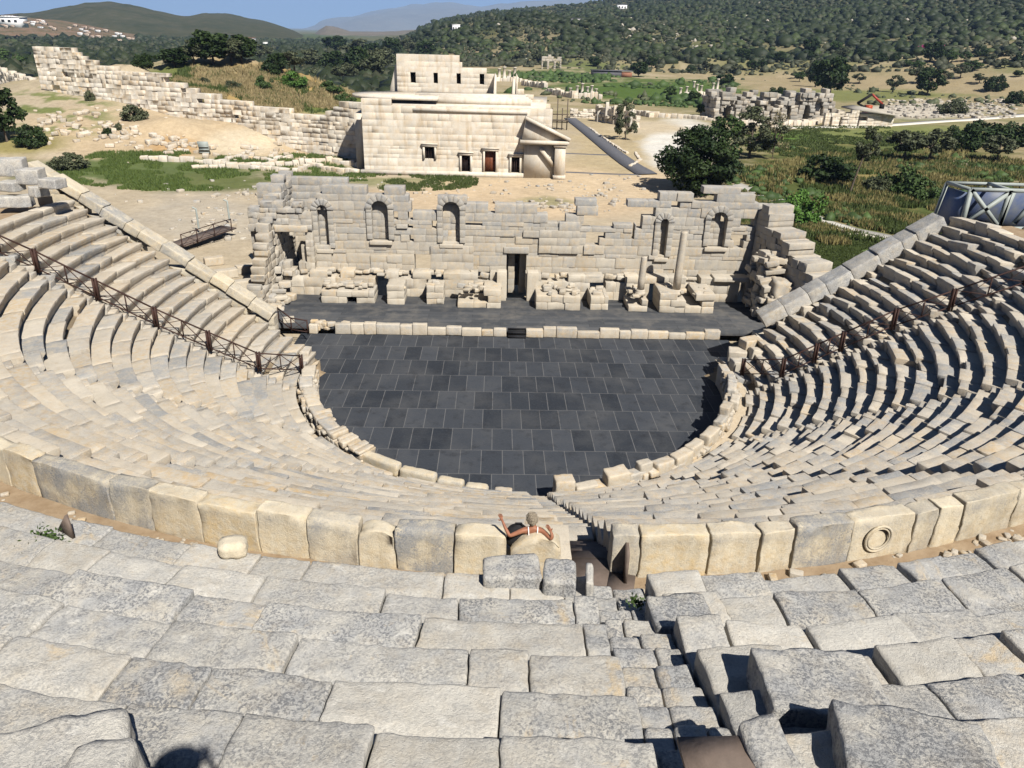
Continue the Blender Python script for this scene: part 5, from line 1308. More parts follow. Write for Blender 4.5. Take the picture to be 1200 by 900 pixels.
# ------------------------------------------------------------------ BUILDINGS BEYOND
def wpt(px, py, Y): return at_y(px, py, Y)
YB = 75.2
def bx(px, py=160): return float(wpt(px, py, YB)[0])
def bz(py, px=545): return float(wpt(px, py, YB)[2])
bou = empty('council_house', (-6, YB, .4), 'large pale restored council house with a brown door and a stepped upper storey', 'building')
def wtone(x, z): return (random.uniform(.985, 1.015), max(0, random.gauss(.14, .02)), max(0, random.gauss(.34, .03)))
xl, xr = bx(427, 190), bx(645, 190); ztop = bz(130)
wins = []
def hole(px0, px1, py0, py1): a = wpt(px0, py1, YB); b = wpt(px1, py0, YB); return (a[0]-xl, b[0]-xl, a[2], b[2], False)
hw = [hole(498, 509, 172, 186), hole(541, 551, 182, 202), hole(568, 581, 177, 203), hole(599, 609, 184, 204)]
st = Stones(.008, .8, 1.2, .003, 3)
ashlar(st, (xl, YB, 0), (1, 0), xr-xl, 1.2, pw([(0, bz(119, 430)), (8, bz(121, 480)), (8.2, bz(127, 485)), (40, bz(133, 640))]), .1, (.75, 1.0), (1.2, 2.6), hw, wtone, .004, (4, 2, 3), .002, odd=0)
st.build('front_wall', M['white'], bou)
for (x0, x1, z0, z1, _), nm in zip(hw, ('window', 'doorway', 'door', 'doorway')):
    X0_, X1_ = xl+x0, xl+x1
    m = MB(); w_ = .28
    m.box((X0_-w_/2, YB-.02, (z0+z1)/2), (w_, .5, z1-z0+.02)); m.box((X1_+w_/2, YB-.02, (z0+z1)/2), (w_, .5, z1-z0+.02)); m.box(((X0_+X1_)/2, YB-.03, z1+.17), (X1_-X0_+.8, .56, .36)); m.box(((X0_+X1_)/2, YB-.06, z1+.40), (X1_-X0_+1.0, .72, .14))
    fr = m.build(nm, M['white'], bou)
    m = MB(); m.box(((X0_+X1_)/2, YB+.55, (z0+z1)/2), (X1_-X0_+.1, .10, z1-z0+.1)); m.build('door_leaf' if nm == 'door' else 'painted_shade_panel', plain('brown_door', (.17, .055, .025), .6, .3, 4) if nm == 'door' else M['dark'], fr)  # near-black panel painted as the shade behind the window and doorways
    m = MB()
    if nm != 'door':
        for q in range(4): m.box((X0_+(X1_-X0_)*(q+.5)/4, YB+.25, (z0+z1)/2), (.06, .06, z1-z0))
        m.build('bars', M['rail'], fr)
    else:
        m.box(((X0_+X1_)/2, YB+.47, (z0+z1)/2), (.08, .06, z1-z0)); m.build('door_frame', plain('brown_door_frame', (.11, .035, .018), .6, .2, 4), fr)
m = MB(); m.box(((xl+xr)/2, YB-.15, .65), (xr-xl+1.0, 1.0, .7)); m.build('plinth', M['white'], bou)
m = MB(); a = wpt(484, 127, YB); b = wpt(618, 134, YB); m.box(((a[0]+b[0])/2, YB+.45, b[2]+.25), (b[0]-a[0], 1.2, .5)); m.build('cornice', M['white'], bou)
# body, terrace and rounded corner
YU = 87.0
m = MB(); z1 = bz(122); n = 24; cxr = wpt(470, 112, 81)[0]
out = [(xl-1.8, YB+4, 0)]
for k in range(n+1):
    a = PI - PI*.5*k/n; out.append((xl+4.5+6.3*math.cos(a), YB+6.0-(-1)*0-5.2*math.sin(a)+0, 0))
P_top = [(xl+.2, YB+1.2), (xr-1, YB+1.2), (xr+.5, YB+22), (xl+1.5, YB+22)]
m.prism([(x, y, .2) for x, y in P_top], (0, 0, z1-.5)); m.build('body', M['white'], bou)
m = MB(); a0 = wpt(412, 112, YB+6); 
out = []
for k in range(25):
    a = PI*.5+PI*k/24; out.append((a0[0]+6.5+6.5*math.cos(a), YB+7.0+5.5*math.sin(a), a0[2]-.1))
out.append((wpt(515, 112, YB+6)[0], YB+1.5, a0[2]-.1)); out.append((wpt(515, 112, YB+6)[0], YB+12.5, a0[2]-.1))
m.prism(out, (0, 0, .4)); m.build('terrace', M['white'], bou)
for k in range(3):
    a = wpt(495-4*k, 112-2.0*k, YB+4+1.5*k); b = wpt(622-3*k, 120-2.4*k, YB+4+1.5*k); m = MB(); m.box(((a[0]+b[0])/2, YB+5+1.5*k, (a[2]+b[2])/2-.3), (b[0]-a[0], 3.0, .9)); m.build('roof_step', M['white'], bou)
# upper storey
xu0 = wpt(465, 85, YU)[0]
prU = [(464, 63), (532, 64), (533, 70), (541, 71), (543, 78), (549, 79), (550, 74) , (556, 79), (566, 82), (567, 84), (581, 85)]
PU = [(wpt(a, b, YU)[0]-xu0, wpt(a, b, YU)[2]) for a, b in prU]
def holeU(px0, px1, py0, py1): a = wpt(px0, py1, YU); b = wpt(px1, py0, YU); return (a[0]-xu0, b[0]-xu0, a[2], b[2], False)
hu = [holeU(481, 487, 84, 97), holeU(508, 513, 85, 97.5), holeU(535, 540, 86, 98), holeU(562, 567.5, 86, 99)]
st = Stones(.008, .8, 1.2, .003, 3); zb_ = bz(122)-2
ashlar(st, (xu0, YU, 0), (1, 0), PU[-1][0], 1.4, lambda x: float(np.interp(x, [p[0] for p in PU], [p[1] for p in PU])), zb_, (.75, 1.0), (1.2, 2.6), hu, wtone, .004, (4, 2, 3), .002, odd=0)
up_ = st.build('upper_storey', M['white'], bou)
for h_ in hu:
    m = MB(); m.box((xu0+(h_[0]+h_[1])/2, YU+1.2, (h_[2]+h_[3])/2), (h_[1]-h_[0]+.1, .1, h_[3]-h_[2]+.1)); m.build('window', M['dark'], up_)  # near-black panel closes each hole, painted as the shade inside
# left flank of the upper storey, stepped buttresses on the right
m = MB(); a, b = wpt(458, 100, YU+1), wpt(466, 66, YU+1); m.prism([(a[0]-.6, YU+1, zb_), (b[0]+.5, YU+1, zb_), (b[0]+.5, YU+1, b[2]-.4), (b[0]-.4, YU+1, b[2]-1.2), (a[0], YU+1, a[2])], (0, 6, 0)); m.build('flank_wall', M['white'], bou)
for (p0, p1, py0, py1, yy) in ((577, 582, 90, 123, 83.5), (599, 604, 95, 122, 84.5), (604, 607, 90, 122, 88)):
    m = MB(); a = wpt(p0, py1, yy); b = wpt(p1, py0, yy); m.prism([(a[0], yy, a[2]-1), (b[0], yy, a[2]-1), (b[0], yy, b[2]), (a[0]+.5*(b[0]-a[0]), yy, b[2]+.3)], (0, 7.0, 0)); m.build('buttress', M['white'], bou)
st = Stones(.03, .8, 1.3, .01, 3); a = wpt(606, 107, 86); b = wpt(645, 125, 86)
ashlar(st, (a[0], 86, 0), (1, 0), b[0]-a[0], 1.2, pw([(0, a[2]), (3.2, a[2]-.2), (4.6, b[2]+.6), (6, b[2])]), .2, (.6, .9), (.8, 1.8), (), wtone, .04); st.build('side_wall', M['white'], bou)
# porch end with sloping gable
xg0, xg1 = bx(613, 165), bx(662, 168); zg0 = bz(165, 620); zapex = bz(139, 616)
m = MB(); m.prism([(xg0-.2, YB-1.3, zg0+.25), (xg1+.25, YB-1.3, zg0+.15), (xg0+.3, YB-1.3, zapex)], (0, 1.25, 0)); gb = m.build('gable', M['white'], bou)
m = MB(); m.bar((xg0+.2, YB-1.1, zapex+.25), (xg1+.55, YB-1.1, zg0+.42), 1.9, .45); m.build('raking_cornice', M['white'], gb)
m = MB(); m.box(((xg0+xg1)/2, YB-1.0, zg0), (xg1-xg0+.9, 2.0, .5)); m.build('entablature', M['white'], bou)
for (p0, p1) in ((649, 661),):
    m = MB(); a, b = bx(p0, 190), bx(p1, 190); m.box(((a+b)/2, YB-.9, (zg0+.3)/2), (b-a, 1.6, zg0-.2)); m.box(((a+b)/2, YB-.9, zg0-.45), (b-a+.35, 1.9, .35)); m.box(((a+b)/2, YB-.9, .7), (b-a+.3, 1.9, .6)); m.build('pilaster', M['white'], bou)
m = MB(); m.box(((xg0+xg1)/2-.25, YB-.2, (zg0+.2)/2), (xg1-xg0-.9, 1.0, zg0-.3)); m.build('porch_wall', M['white'], bou)
m = MB(); a = wpt(633, 173, YB); b = wpt(648, 193, YB); m.bar((a[0], YB-.85, a[2]), (b[0], YB-.85, b[2]), .8, .55); m.build('raking_block', M['white'], bou)
# stepped retaining wall up to the left
A = np.array([-22.3, 88.0]); B = ground(52, 106)[:2]; uw = (B-A); Lw = np.linalg.norm(uw); uw /= Lw
def wall_hit(px, py):
    d = ray(px, py); M2 = np.array([[d[0], -uw[0]], [d[1], -uw[1]]]); t, s_ = np.linalg.solve(M2, A-CAM[:2]); return s_, CAM[2]+t*d[2]
tp = [(420, 120), (402, 121), (391, 125), (389, 133), (338, 133), (336, 126), (316, 125), (314, 123.5), (293, 123), (290, 118), (267, 115), (265, 112), (244, 111), (222, 105), (206, 98), (194, 95), (189, 87), (152, 85), (147, 82), (122, 79), (117, 75), (98, 70), (88, 63), (80, 58), (49, 57)]
TP = sorted([wall_hit(a, b) for a, b in tp]); tx = [p[0] for p in TP]; tz = [p[1] for p in TP]
sw = empty('stepped_wall', (A[0], A[1], .4), 'long cream ashlar wall stepping up to the left behind the excavated ground', 'wall')
st = Stones(.035, .7, 1.5, .015, 3)
topw = lambda x: float(np.interp(x, tx, tz))
P0 = np.array([A[0]+uw[0]*Lw*1.01, A[1]+uw[1]*Lw*1.01])
ashlar(st, (P0[0], P0[1], 0), -uw, Lw*1.01, 1.4, lambda x: topw(Lw*1.01-x), -.5, (.55, .85), (.9, 2.0), (), lambda x, z: (random.uniform(.93, 1.08), max(0, random.gauss(.10, .12)), max(0, random.gauss(.32, .2))), .035, (4, 2, 3), .010, odd=.012)
st.build('wall_face', M['white'], sw)
st = Stones(.06, .7, 1.5, .02, 3); o = wall_hit(150, 84); q = A+uw*(o[0]); e = ground(-25, 92)[:2]; L2 = np.linalg.norm(e-q); u2 = (e-q)/L2
a = at_d(20, 78, math.hypot(*(q+u2*15-CAM[:2])))
st2 = Stones(.06, .7, 1.5, .02, 3); E1 = ground(52, 104)[:2]; E2 = ground(-30, 100)[:2]; L3 = np.linalg.norm(E1-E2); u3 = (E1-E2)/L3; zz_ = at_d(20, 80, math.hypot(*((E1+E2)/2-CAM[:2])))[2]
ashlar(st2, (E2[0], E2[1], 0), u3, L3, 1.3, lambda x: zz_+.6*math.sin(x*.5), -.5, (.75, 1.0), (1.2, 2.4), (), wtone, .1, (4, 2, 3), .05); o = st2.build('low_wall', M['white']); tag(o, 'lower cream wall running out of the picture at the left', 'wall')
# west flank of the council house in the shade
m = MB(); a = wpt(411, 135, 86); m.box((xl-1.0, 83, 4.2), (1.6, 8, 8.2)); m.build('flank_wall', M['white'], bou)

# excavation trenches and stones on the left
def low_wall(pts, label, h=.7, w=.8, mat='white'):
    st = Stones(.06, 1.2, 1.6, .02, 4); Pp = [ground(*p) for p in pts]
    for a, b in zip(Pp, Pp[1:]):
        u = (b-a)[:2]; L = np.linalg.norm(u); u = u/L; x = 0
        while x < L:
            l = random.uniform(.8, 1.8); c = a[:2]+u*(x+l/2); z = HT(c[:1], c[1:2])[0]
            loose(st, (c[0], c[1], z-.3), (l*.96, w*random.uniform(.8, 1.2), h*random.uniform(.7, 1.2)+.3), math.atan2(u[1], u[0])+random.gauss(0, .06), random.gauss(0, .05), random.gauss(0, .05), (4, 3, 3), .08, rtone(.1, .2, .4)); x += l
    o = st.build('foundation_wall', M[mat]); return tag(o, label, 'foundation wall', 'excavated foundations')
low_wall([(165, 188), (215, 189), (262, 195), (330, 201)], 'low excavated wall along the grass on the left'); low_wall([(225, 198), (300, 196), (390, 190), (425, 196)], 'low excavated wall running to the council house corner')
low_wall([(255, 193), (278, 185), (318, 188)], 'short excavated wall below the pale earth mound', .5); low_wall([(295, 200), (318, 192), (338, 187)], 'short excavated wall crossing towards the stepped wall', .6); low_wall([(345, 203), (362, 194), (415, 203)], 'bent excavated wall nearest the council house', .6)
low_wall([(172, 170), (188, 164), (180, 160)], 'short slanting wall beside the brown spoil heap', .6)
st = Stones(.08, 1.0, 1.6, .03, 4); g = random.Random(4)
for k in range(170):
    c = g.choice(((110, 140, 60, 22), (70, 150, 40, 20), (200, 172, 40, 12), (300, 180, 90, 14), (150, 160, 60, 20)))
    p = ground(c[0]+g.gauss(0, .45)*c[2], c[1]+g.gauss(0, .45)*c[3]); s_ = g.uniform(.3, 1.0)
    loose(st, (p[0], p[1], p[2]-.12), (s_*g.uniform(.8, 1.7), s_, s_*.7), g.uniform(0, 3), g.gauss(0, .15), g.gauss(0, .15), (3, 3, 3), .1, (g.uniform(.7, .98), .2, .6))
tag(st.build('scattered_rubble', M['white']), kind='stuff')
m = MB(); p = ground(240, 181); m.box((p[0], p[1], p[2]+1.0), (1.6, .12, 2.0), 0, .35); [m.box((p[0], p[1]-.12, p[2]+.3+.45*k), (1.5, .2, .08), 0, .35) for k in range(4)]; tag(m.build('wooden_ramp', M['steel']), 'grey board ramp leaning on the pale earth mound', 'ramp')

# street, boardwalk, roads
def ribbon(name, pts, widths, mat, lift=.06, thick=.12):
    P = [ground(*p) for p in pts]; Q_ = []
    for a, b, wa, wb in zip(P, P[1:], widths, widths[1:]):
        n = max(2, int(np.linalg.norm(b-a)/3))
        for k in range(n): Q_.append((a+(b-a)*k/n, wa+(wb-wa)*k/n))
    Q_.append((P[-1], widths[-1])); V = []; F = []
    for i, (p, w_) in enumerate(Q_):
        d = Q_[min(i+1, len(Q_)-1)][0]-Q_[max(i-1, 0)][0]; d = d[:2]/np.linalg.norm(d[:2]); s_ = np.array([-d[1], d[0]])
        for e in (-1, 1):
            xy = p[:2]+s_*e*w_/2; z = HT(xy[:1], xy[1:2])[0]; V += [(xy[0], xy[1], z+lift), (xy[0], xy[1], z-thick)]
    for i in range(len(Q_)-1):
        k = i*4; F += [(k, k+2, k+6, k+4), (k, k+4, k+5, k+1), (k+2, k+3, k+7, k+6)]
    return tag(link(name, mesh_np(name, V, np.array(F)), mat), kind='structure')
BW = plain('grey_boards', (.115, .115, .125), .8, .25, 2.0)
ribbon('boardwalk', [(758, 205), (738, 193), (710, 172), (690, 156), (668, 139)], [3.2, 3.2, 3.0, 3.0, 3.0], BW, .15)
ribbon('side_walk', [(663, 202), (748, 205)], [.7, .7], BW, .08); ribbon('side_walk', [(663, 180), (716, 182)], [.7, .7], BW, .08)
PALE = plain('pale_gravel', (.56, .53, .47), .95, .2, .8, bump=.3)
ribbon('road', [(905, 150), (955, 149), (1003, 149), (1050, 146), (1090, 143), (1140, 140), (1200, 135), (1300, 127)], [3.5, 3.5, 3.8, 4, 4, 4, 4.5, 5], PALE)
ribbon('path', [(860, 217), (888, 226), (925, 240), (962, 259), (1000, 270), (1045, 279)], [2.5, 2.4, 2.2, 2.2, 2.2, 2.2], plain('pale_path', (.40, .38, .34), .95, .25, 1.0, bump=.3))
ribbon('path', [(948, 254), (985, 266), (1010, 274)], [1.2, 1.6, 1.0], PALE, .09)
low_wall([(950, 262), (990, 275), (1040, 284)], 'low kerb wall beside the pale path behind the right stage corner', .35, .5)
low_wall([(700, 133), (725, 130), (760, 137), (800, 139)], 'rubble wall along the back of the pale gravel', 1.2, 1.6)
low_wall([(738, 196), (750, 188), (745, 180)], 'line of pale kerb stones right of the boardwalk', .3, .5); low_wall([(690, 150), (715, 168), (735, 180)], 'second line of pale kerb stones right of the boardwalk', .3, .5)
low_wall([(800, 138), (830, 141), (850, 140)], 'pale rubble wall left of the ruined vaults', .9, 1.4)
# ruined street wall with buttresses
sw2 = empty('street_wall', tuple(ground(720, 146)), 'ruined cream wall with upright piers beside the boardwalk', 'wall')
a, b = ground(697, 142), ground(745, 150); st = Stones(.08, .8, 1.5, .03, 3); L = np.linalg.norm((b-a)[:2]); hgt = 24*depth_of(a)/FPX
ashlar(st, (a[0], a[1], 0), (b-a)[:2]/L, L, 1.2, lambda x: hgt*(.9-.15*math.sin(x*.4)) if x < L*.6 else hgt*(.9-.7*(x/L-.6)), .1, (.5, .8), (.7, 1.6), (), wtone, .12); st.build('masonry', M['white'], sw2)
for k in range(5):
    p = a+(b-a)*(k+.2)/5; st = Stones(.04, .8, 1.4, .02, 3); st.block((.8, .9, hgt*random.uniform(.75, 1.0)), placed((p[0], p[1]-1.0, .1), (1, 0, 0), (0, 1, 0)), (4, 4, 6), .08, rtone()); st.build('pier', M['white'], sw2)
a, b = ground(668, 138), ground(697, 139); st = Stones(.08, .8, 1.5, .03, 3); L = np.linalg.norm((b-a)[:2])
ashlar(st, (a[0], a[1], 0), (b-a)[:2]/L, L, 1.2, lambda x: 2.6, .1, (.5, .8), (.7, 1.6), (), wtone, .06); tag(st.build('low_wall', M['white']), 'low cream wall at the far end of the boardwalk', 'wall')
# scaffold beside the council house
p = ground(655, 152); t = empty('scaffold', tuple(p), 'small timber scaffold at the far corner of the council house', 'scaffold'); hs = 34*depth_of(p)/FPX
for k in range(4):
    m = MB(); m.bar(p+np.array([k*1.1-1.6, 0, 0]), p+np.array([k*1.1-1.6, .2, hs*(.7+.3*(k % 2))]), .22); m.build('post', BARK, t)
m = MB(); [m.bar(p+np.array([-1.8, 0, z]), p+np.array([2.0, 0, z]), .2) for z in (hs*.25, hs*.5)]; m.box(p+np.array([0, .4, hs*.3]), (4, 1.6, .15)); m.build('platform', BARK, t)
# colonnades and the far gate
def column_row(pts, hpx, label, r=.5):
    for (px, py, k_) in pts:
        p = ground(px, py); h = hpx*k_*depth_of(p)/FPX; t = MB(); t.lathe((p[0], p[1], p[2]-.1), [(r*1.4, 0), (r*1.4, .3), (r, .4), (r*.85, h*.9), (r*1.25, h*.93), (r*1.25, h)], 10)
        o = t.build('column', M['white'], smooth=False); tag(o, label, 'column', label)
column_row([(668, 113, .7), (676, 112, .8), (682, 112, 1), (688, 113, .8), (693, 113, .9), (698, 114, .7)], 14, 'weathered column stump of the far colonnade in the green strip')
column_row([(797, 112, .6), (804, 112, .7), (812, 111, 1.0), (816, 111, .8), (821, 111, .7), (835, 108, .7), (840, 108, 1.0)], 15, 'white column stump of the colonnade left of the vaults')
column_row([(585, 92, .8), (591, 93, 1), (597, 93, .7), (603, 92, .9)], 14, 'grey column stump showing over the council house', .7)
st = Stones(.1, .6, 1.5, .03, 3)
low_wall([(640, 110), (672, 115), (702, 116)], 'tumbled pale wall of the far colonnade', 2.0, 1.5); low_wall([(800, 113), (845, 113)], 'pale base of the colonnade left of the vaults', 1.6, 1.4); low_wall([(612, 100), (640, 104)], 'grey tumbled wall right of the upper storey', 2.2, 1.5); low_wall([(575, 95), (610, 96)], 'grey tumbled wall showing over the council house', 1.8, 1.5)
p = ground(646, 81); k_ = depth_of(p)/FPX; W = 23*k_; Hh = 14*k_; st = Stones(.06, .5, 1.4, .02, 3)
ashlar(st, (p[0]-W/2, p[1], 0), (1, 0), W, 2.0, lambda x: p[2]+Hh*(1-.08*math.sin(x)), p[2]-.4, (.9, 1.3), (1.2, 2.2), [(W*.06, W*.28, 0, p[2]+Hh*.62, True), (W*.38, W*.62, 0, p[2]+Hh*.68, True), (W*.72, W*.94, 0, p[2]+Hh*.62, True)], lambda x, z: (.75, .35, .5), .03); tag(st.build('triple_gate', M['white']), 'small triple arched gate standing far off below the hill', 'gate')
# ruined vaults on the right
rv = empty('ruined_vaults', tuple(ground(910, 140)), 'ruined brown bath walls with a row of broken vaults above the white road', 'ruin')
a, b = ground(843, 142), ground(978, 143); L = np.linalg.norm((b-a)[:2]); u = (b-a)[:2]/L; k_ = depth_of((a+b)/2)/FPX
prv = pw([(0, 30), (.08, 34), (.14, 18), (.20, 31), (.27, 28), (.30, 12), (.35, 27), (.42, 31), (.46, 12), (.5, 14), (.55, 27), (.6, 30), (.66, 14), (.7, 31), (.75, 35), (.82, 24), (.9, 34), (.96, 28), (1, 12)])
st = Stones(.15, .5, 1.5, .05, 2)
ashlar(st, (a[0], a[1], 0), u, L, 2.6, lambda x: a[2]+prv(x/L)*k_+.5, .0, (.7, 1.1), (1.0, 2.2), [(L*.02, L*.13, 0, 20*k_, True), (L*.22, L*.34, 0, 24*k_, True), (L*.36, L*.44, 0, 22*k_, True), (L*.52, L*.60, 0, 20*k_, True), (L*.66, L*.76, 0, 25*k_, True), (L*.80, L*.88, 0, 23*k_, True)], lambda x, z: (random.uniform(.5, .85), max(0, random.gauss(.6, .2)), max(0, random.gauss(.4, .2))), .25, (3, 3, 3), .1); st.build('front_wall', M['white'], rv)
st = Stones(.15, .5, 1.5, .05, 2); nn = np.array([-u[1], u[0]])
ashlar(st, (a[0]+nn[0]*9, a[1]+nn[1]*9, 0), u, L, 2.0, lambda x: a[2]+prv(x/L)*k_*.95, .0, (.8, 1.2), (1.2, 2.4), (), lambda x, z: (random.uniform(.5, .65), .8, .5), .15, (3, 3, 3), .1); st.build('rear_wall', M['white'], rv)
for k in range(8):
    q_ = a[:2]+u*L*(k+.02)/7.02; st = Stones(.12, .5, 1.5, .05, 2); ashlar(st, (q_[0], q_[1]+.5, 0), nn, 9, 1.6, lambda x: a[2]+prv(min(1, k/7))*k_*(.95-.03*math.sin(x)), .0, (.8, 1.2), (1.0, 2.0), (), lambda x, z: (random.uniform(.6, .85), .6, .4), .15, (3, 3, 3), .1); st.build('cross_wall', M['white'], rv)
low_wall([(862, 147), (905, 149), (950, 147), (968, 140)], 'low tumbled wall before the ruined vaults', 1.4, 1.6)
# flat roofed pale ruin shelter with excavator
p = ground(1010, 149); k_ = depth_of(p)/FPX; t = empty('shelter_building', tuple(p), 'low pale stone building with a shallow sloping roof beside the white road', 'building')
W = 90*k_; Hh = 20*k_; x0 = p[0]-45*k_; 
st = Stones(.06, .6, 1.4, .02, 3); ashlar(st, (x0, p[1], 0), (1, .12), W*.46, 1.0, pw([(0, Hh*.75), (W*.3, Hh*1.0), (W*.46, Hh*.95)]), .0, (.7, 1.0), (1.2, 2.2), [(W*.06, W*.10, 0, Hh*.6, False), (W*.2, W*.24, 0, Hh*.6, False)], wtone, .06); st.build('ruined_wing', M['white'], t)
st = Stones(.04, .6, 1.4, .02, 3); ashlar(st, (x0+W*.50, p[1]+2, 0), (1, .05), W*.46, 1.0, lambda x: Hh*.72, .0, (.7, 1.0), (1.2, 2.2), (), wtone, .03); st.build('front_wall', M['white'], t)
m = MB(); m.prism([(x0+W*.40, p[1]+1, Hh*.95), (x0+W*.97, p[1]+1, Hh*.70), (x0+W*.97, p[1]+1, Hh*.76), (x0+W*.56, p[1]+1, Hh*1.12), (x0+W*.40, p[1]+1, Hh*1.03)], (0, 9, 0)); m.build('roof', plain('pale_roof', (.36, .33, .28), .9, .2, 1), t)
m = MB(); m.box((x0+W*.72, p[1]+7, Hh*.35), (W*.46, 7, Hh*.7)); m.build('body', M['white'], t)
p = ground(1018, 139); k_ = depth_of(p)/FPX; t = empty('excavator', tuple(p), 'dark excavator with a bent red tipped arm behind the pale shelter', 'excavator')
m = MB(); m.box(p+np.array([0, 0, 1.5]), (3.4, 2.6, 1.6)); m.box(p+np.array([-.8, 0, 2.8]), (1.5, 2.0, 1.5)); m.build('cab', plain('excavator_orange', (.35, .06, .02), .5, .2, 2), t)
for s_ in (-1, 1):
    m = MB(); m.box(p+np.array([0, s_*1.1, .4]), (3.8, .6, .8)); m.build('track', M['dark'], t)
a, b, c = [at_y(*q_, p[1]) for q_ in ((1005, 121), (1022, 110.5), (1034, 122))]
m = MB(); m.bar(p+np.array([0, 0, 2.2]), a, .5); m.bar(a, b, .6); m.build('boom', M['dark'], t); m = MB(); m.bar(b, c, .5); m.build('arm', plain('arm_red', (.33, .05, .03), .5, .2, 2), t); m = MB(); m.box(c+np.array([0, 0, -.6]), (1.0, 1.0, 1.2)); m.build('bucket', M['dark'], t)
st = Stones(.1, .6, 1.6, .03, 3); g = random.Random(8)
for k in range(420):
    p = ground(g.uniform(1040, 1190), g.uniform(117, 139)); s_ = g.uniform(.4, 1.2); loose(st, (p[0], p[1], p[2]-.2), (s_*1.6, s_, s_*.7), g.uniform(0, 3), 0, 0, (3, 3, 3), .1, (g.uniform(.6, .9), .5, .4))
tag(st.build('rubble_field', M['white']), kind='stuff')
st = Stones(.03, 2.0, 1.6, .02, 6); g = random.Random(12)
for k in range(420):
    c = g.choice(((560, 228, 160, 18), (700, 225, 70, 25), (270, 262, 60, 22), (300, 225, 120, 14), (640, 244, 60, 8)))
    p = ground(c[0]+g.gauss(0, .5)*c[2], c[1]+g.gauss(0, .5)*c[3])
    if p[1] < 26: continue
    s_ = g.choice((.15, .2, .25, .35, .5))*g.uniform(.7, 1.3); loose(st, (p[0], p[1], p[2]-.05), (s_*1.4, s_, s_*.6), g.uniform(0, 3), 0, 0, (3, 3, 3), .05, rtone(.12, .3, .3))
tag(st.build('scattered_stones', M['stage']), kind='stuff')
# houses
def house(px, py, wpx, hpx, label, mat, rmat, P=None, group=None, flat=True):
    p = ground(px, py) if P is None else P; k_ = depth_of(p)/FPX; W, Hh = wpx*k_, hpx*k_
    t = empty('house', tuple(p), label, 'house', group)
    m = MB(); m.box(p+np.array([0, W*.35, Hh*.4]), (W, W*.7, Hh*1.2)); m.build('wall', mat, t)
    m = MB()
    if flat: m.box(p+np.array([0, W*.35, Hh*1.03]), (W*1.06, W*.76, Hh*.10))
    else: m.prism([p+np.array([-W*.55, -W*.05, Hh*.98]), p+np.array([W*.55, -W*.05, Hh*.98]), p+np.array([W*.0, -W*.05, Hh*1.4])], (0, W*.8, 0))
    m.build('roof', rmat, t)
    for q_ in range(3):
        m = MB(); m.box(p+np.array([(q_-1)*W*.3, -.05, Hh*.55]), (W*.14, .2, Hh*.3)); m.build('window', M['dark'], t)
WH = plain('white_render', (.75, .74, .72), .8, .06, .3); TR = plain('roof_tile', (.26, .12, .075), .9, .2, .5); GRY = plain('grey_roof', (.10, .10, .11), .8, .2, .5)
house(534.5, 38, 9, 8, 'single white house on the slope above the council house', WH, WH); house(676, 27, 13, 5, 'grey roofed house high on the wooded hill', plain('grey_render', (.34, .33, .32), .9, .1, .3), GRY); house(729, 12, 11, 6, 'white house near the top of the wooded hill', WH, GRY)
house(613, 72, 8, 3, 'tiny white hut beside the far gate', WH, WH); house(1078, 14, 14, 3, 'pale shed high on the hill at the right', plain('tan_render', (.3, .25, .2), .9, .1, .3), GRY)
p = ground(717, 90); k_ = depth_of(p)/FPX; t = empty('shed', tuple(p), 'long low dark shed with a brick red end', 'shed'); m = MB(); m.box(p+np.array([-6*k_, 3, 3*k_]), (34*k_, 8, 6*k_)); m.build('wall', GRY, t); m = MB(); m.box(p+np.array([17*k_, 3, 2.5*k_]), (12*k_, 8.4, 5.2*k_)); m.build('red_end', TR, t); m = MB(); m.box(p+np.array([0, 3, 6.6*k_]), (48*k_, 9, .6*k_)); m.build('roof', GRY, t)
def far_at(px, py, dist): return at_d(px, py, dist)
house(12, 30, 24, 9, 'long white block on the town slope at the left edge', WH, WH, P=far_at(12, 30, 1105))
house(9, 20, 14, 3, 'pale villa on the skyline at the left edge', WH, TR, P=far_at(9, 21, 1130))
house(292, 49, 12, 5, 'white house at the foot of the dark hill', WH, TR, P=far_at(292, 50, 1000)); house(311, 53, 5, 4, 'small white house at the foot of the dark hill', WH, WH, P=far_at(311, 54, 980))
g = random.Random(3)
for k in range(40):
    x = g.uniform(0, 160); y_ = np.interp(x, [0, 30, 70, 100, 150, 180], [23, 22, 27, 32, 40, 46])+g.uniform(-1, 9)
    house(x, y_, g.uniform(3, 6), g.uniform(1.6, 3), 'small pale house of the town on the left slope', plain('town_wall', (.52, .42, .34), .9, .15, .2) if k % 3 else WH, TR, P=far_at(x, y_+2.0, 1080-y_*1.5), group='houses of the far town')
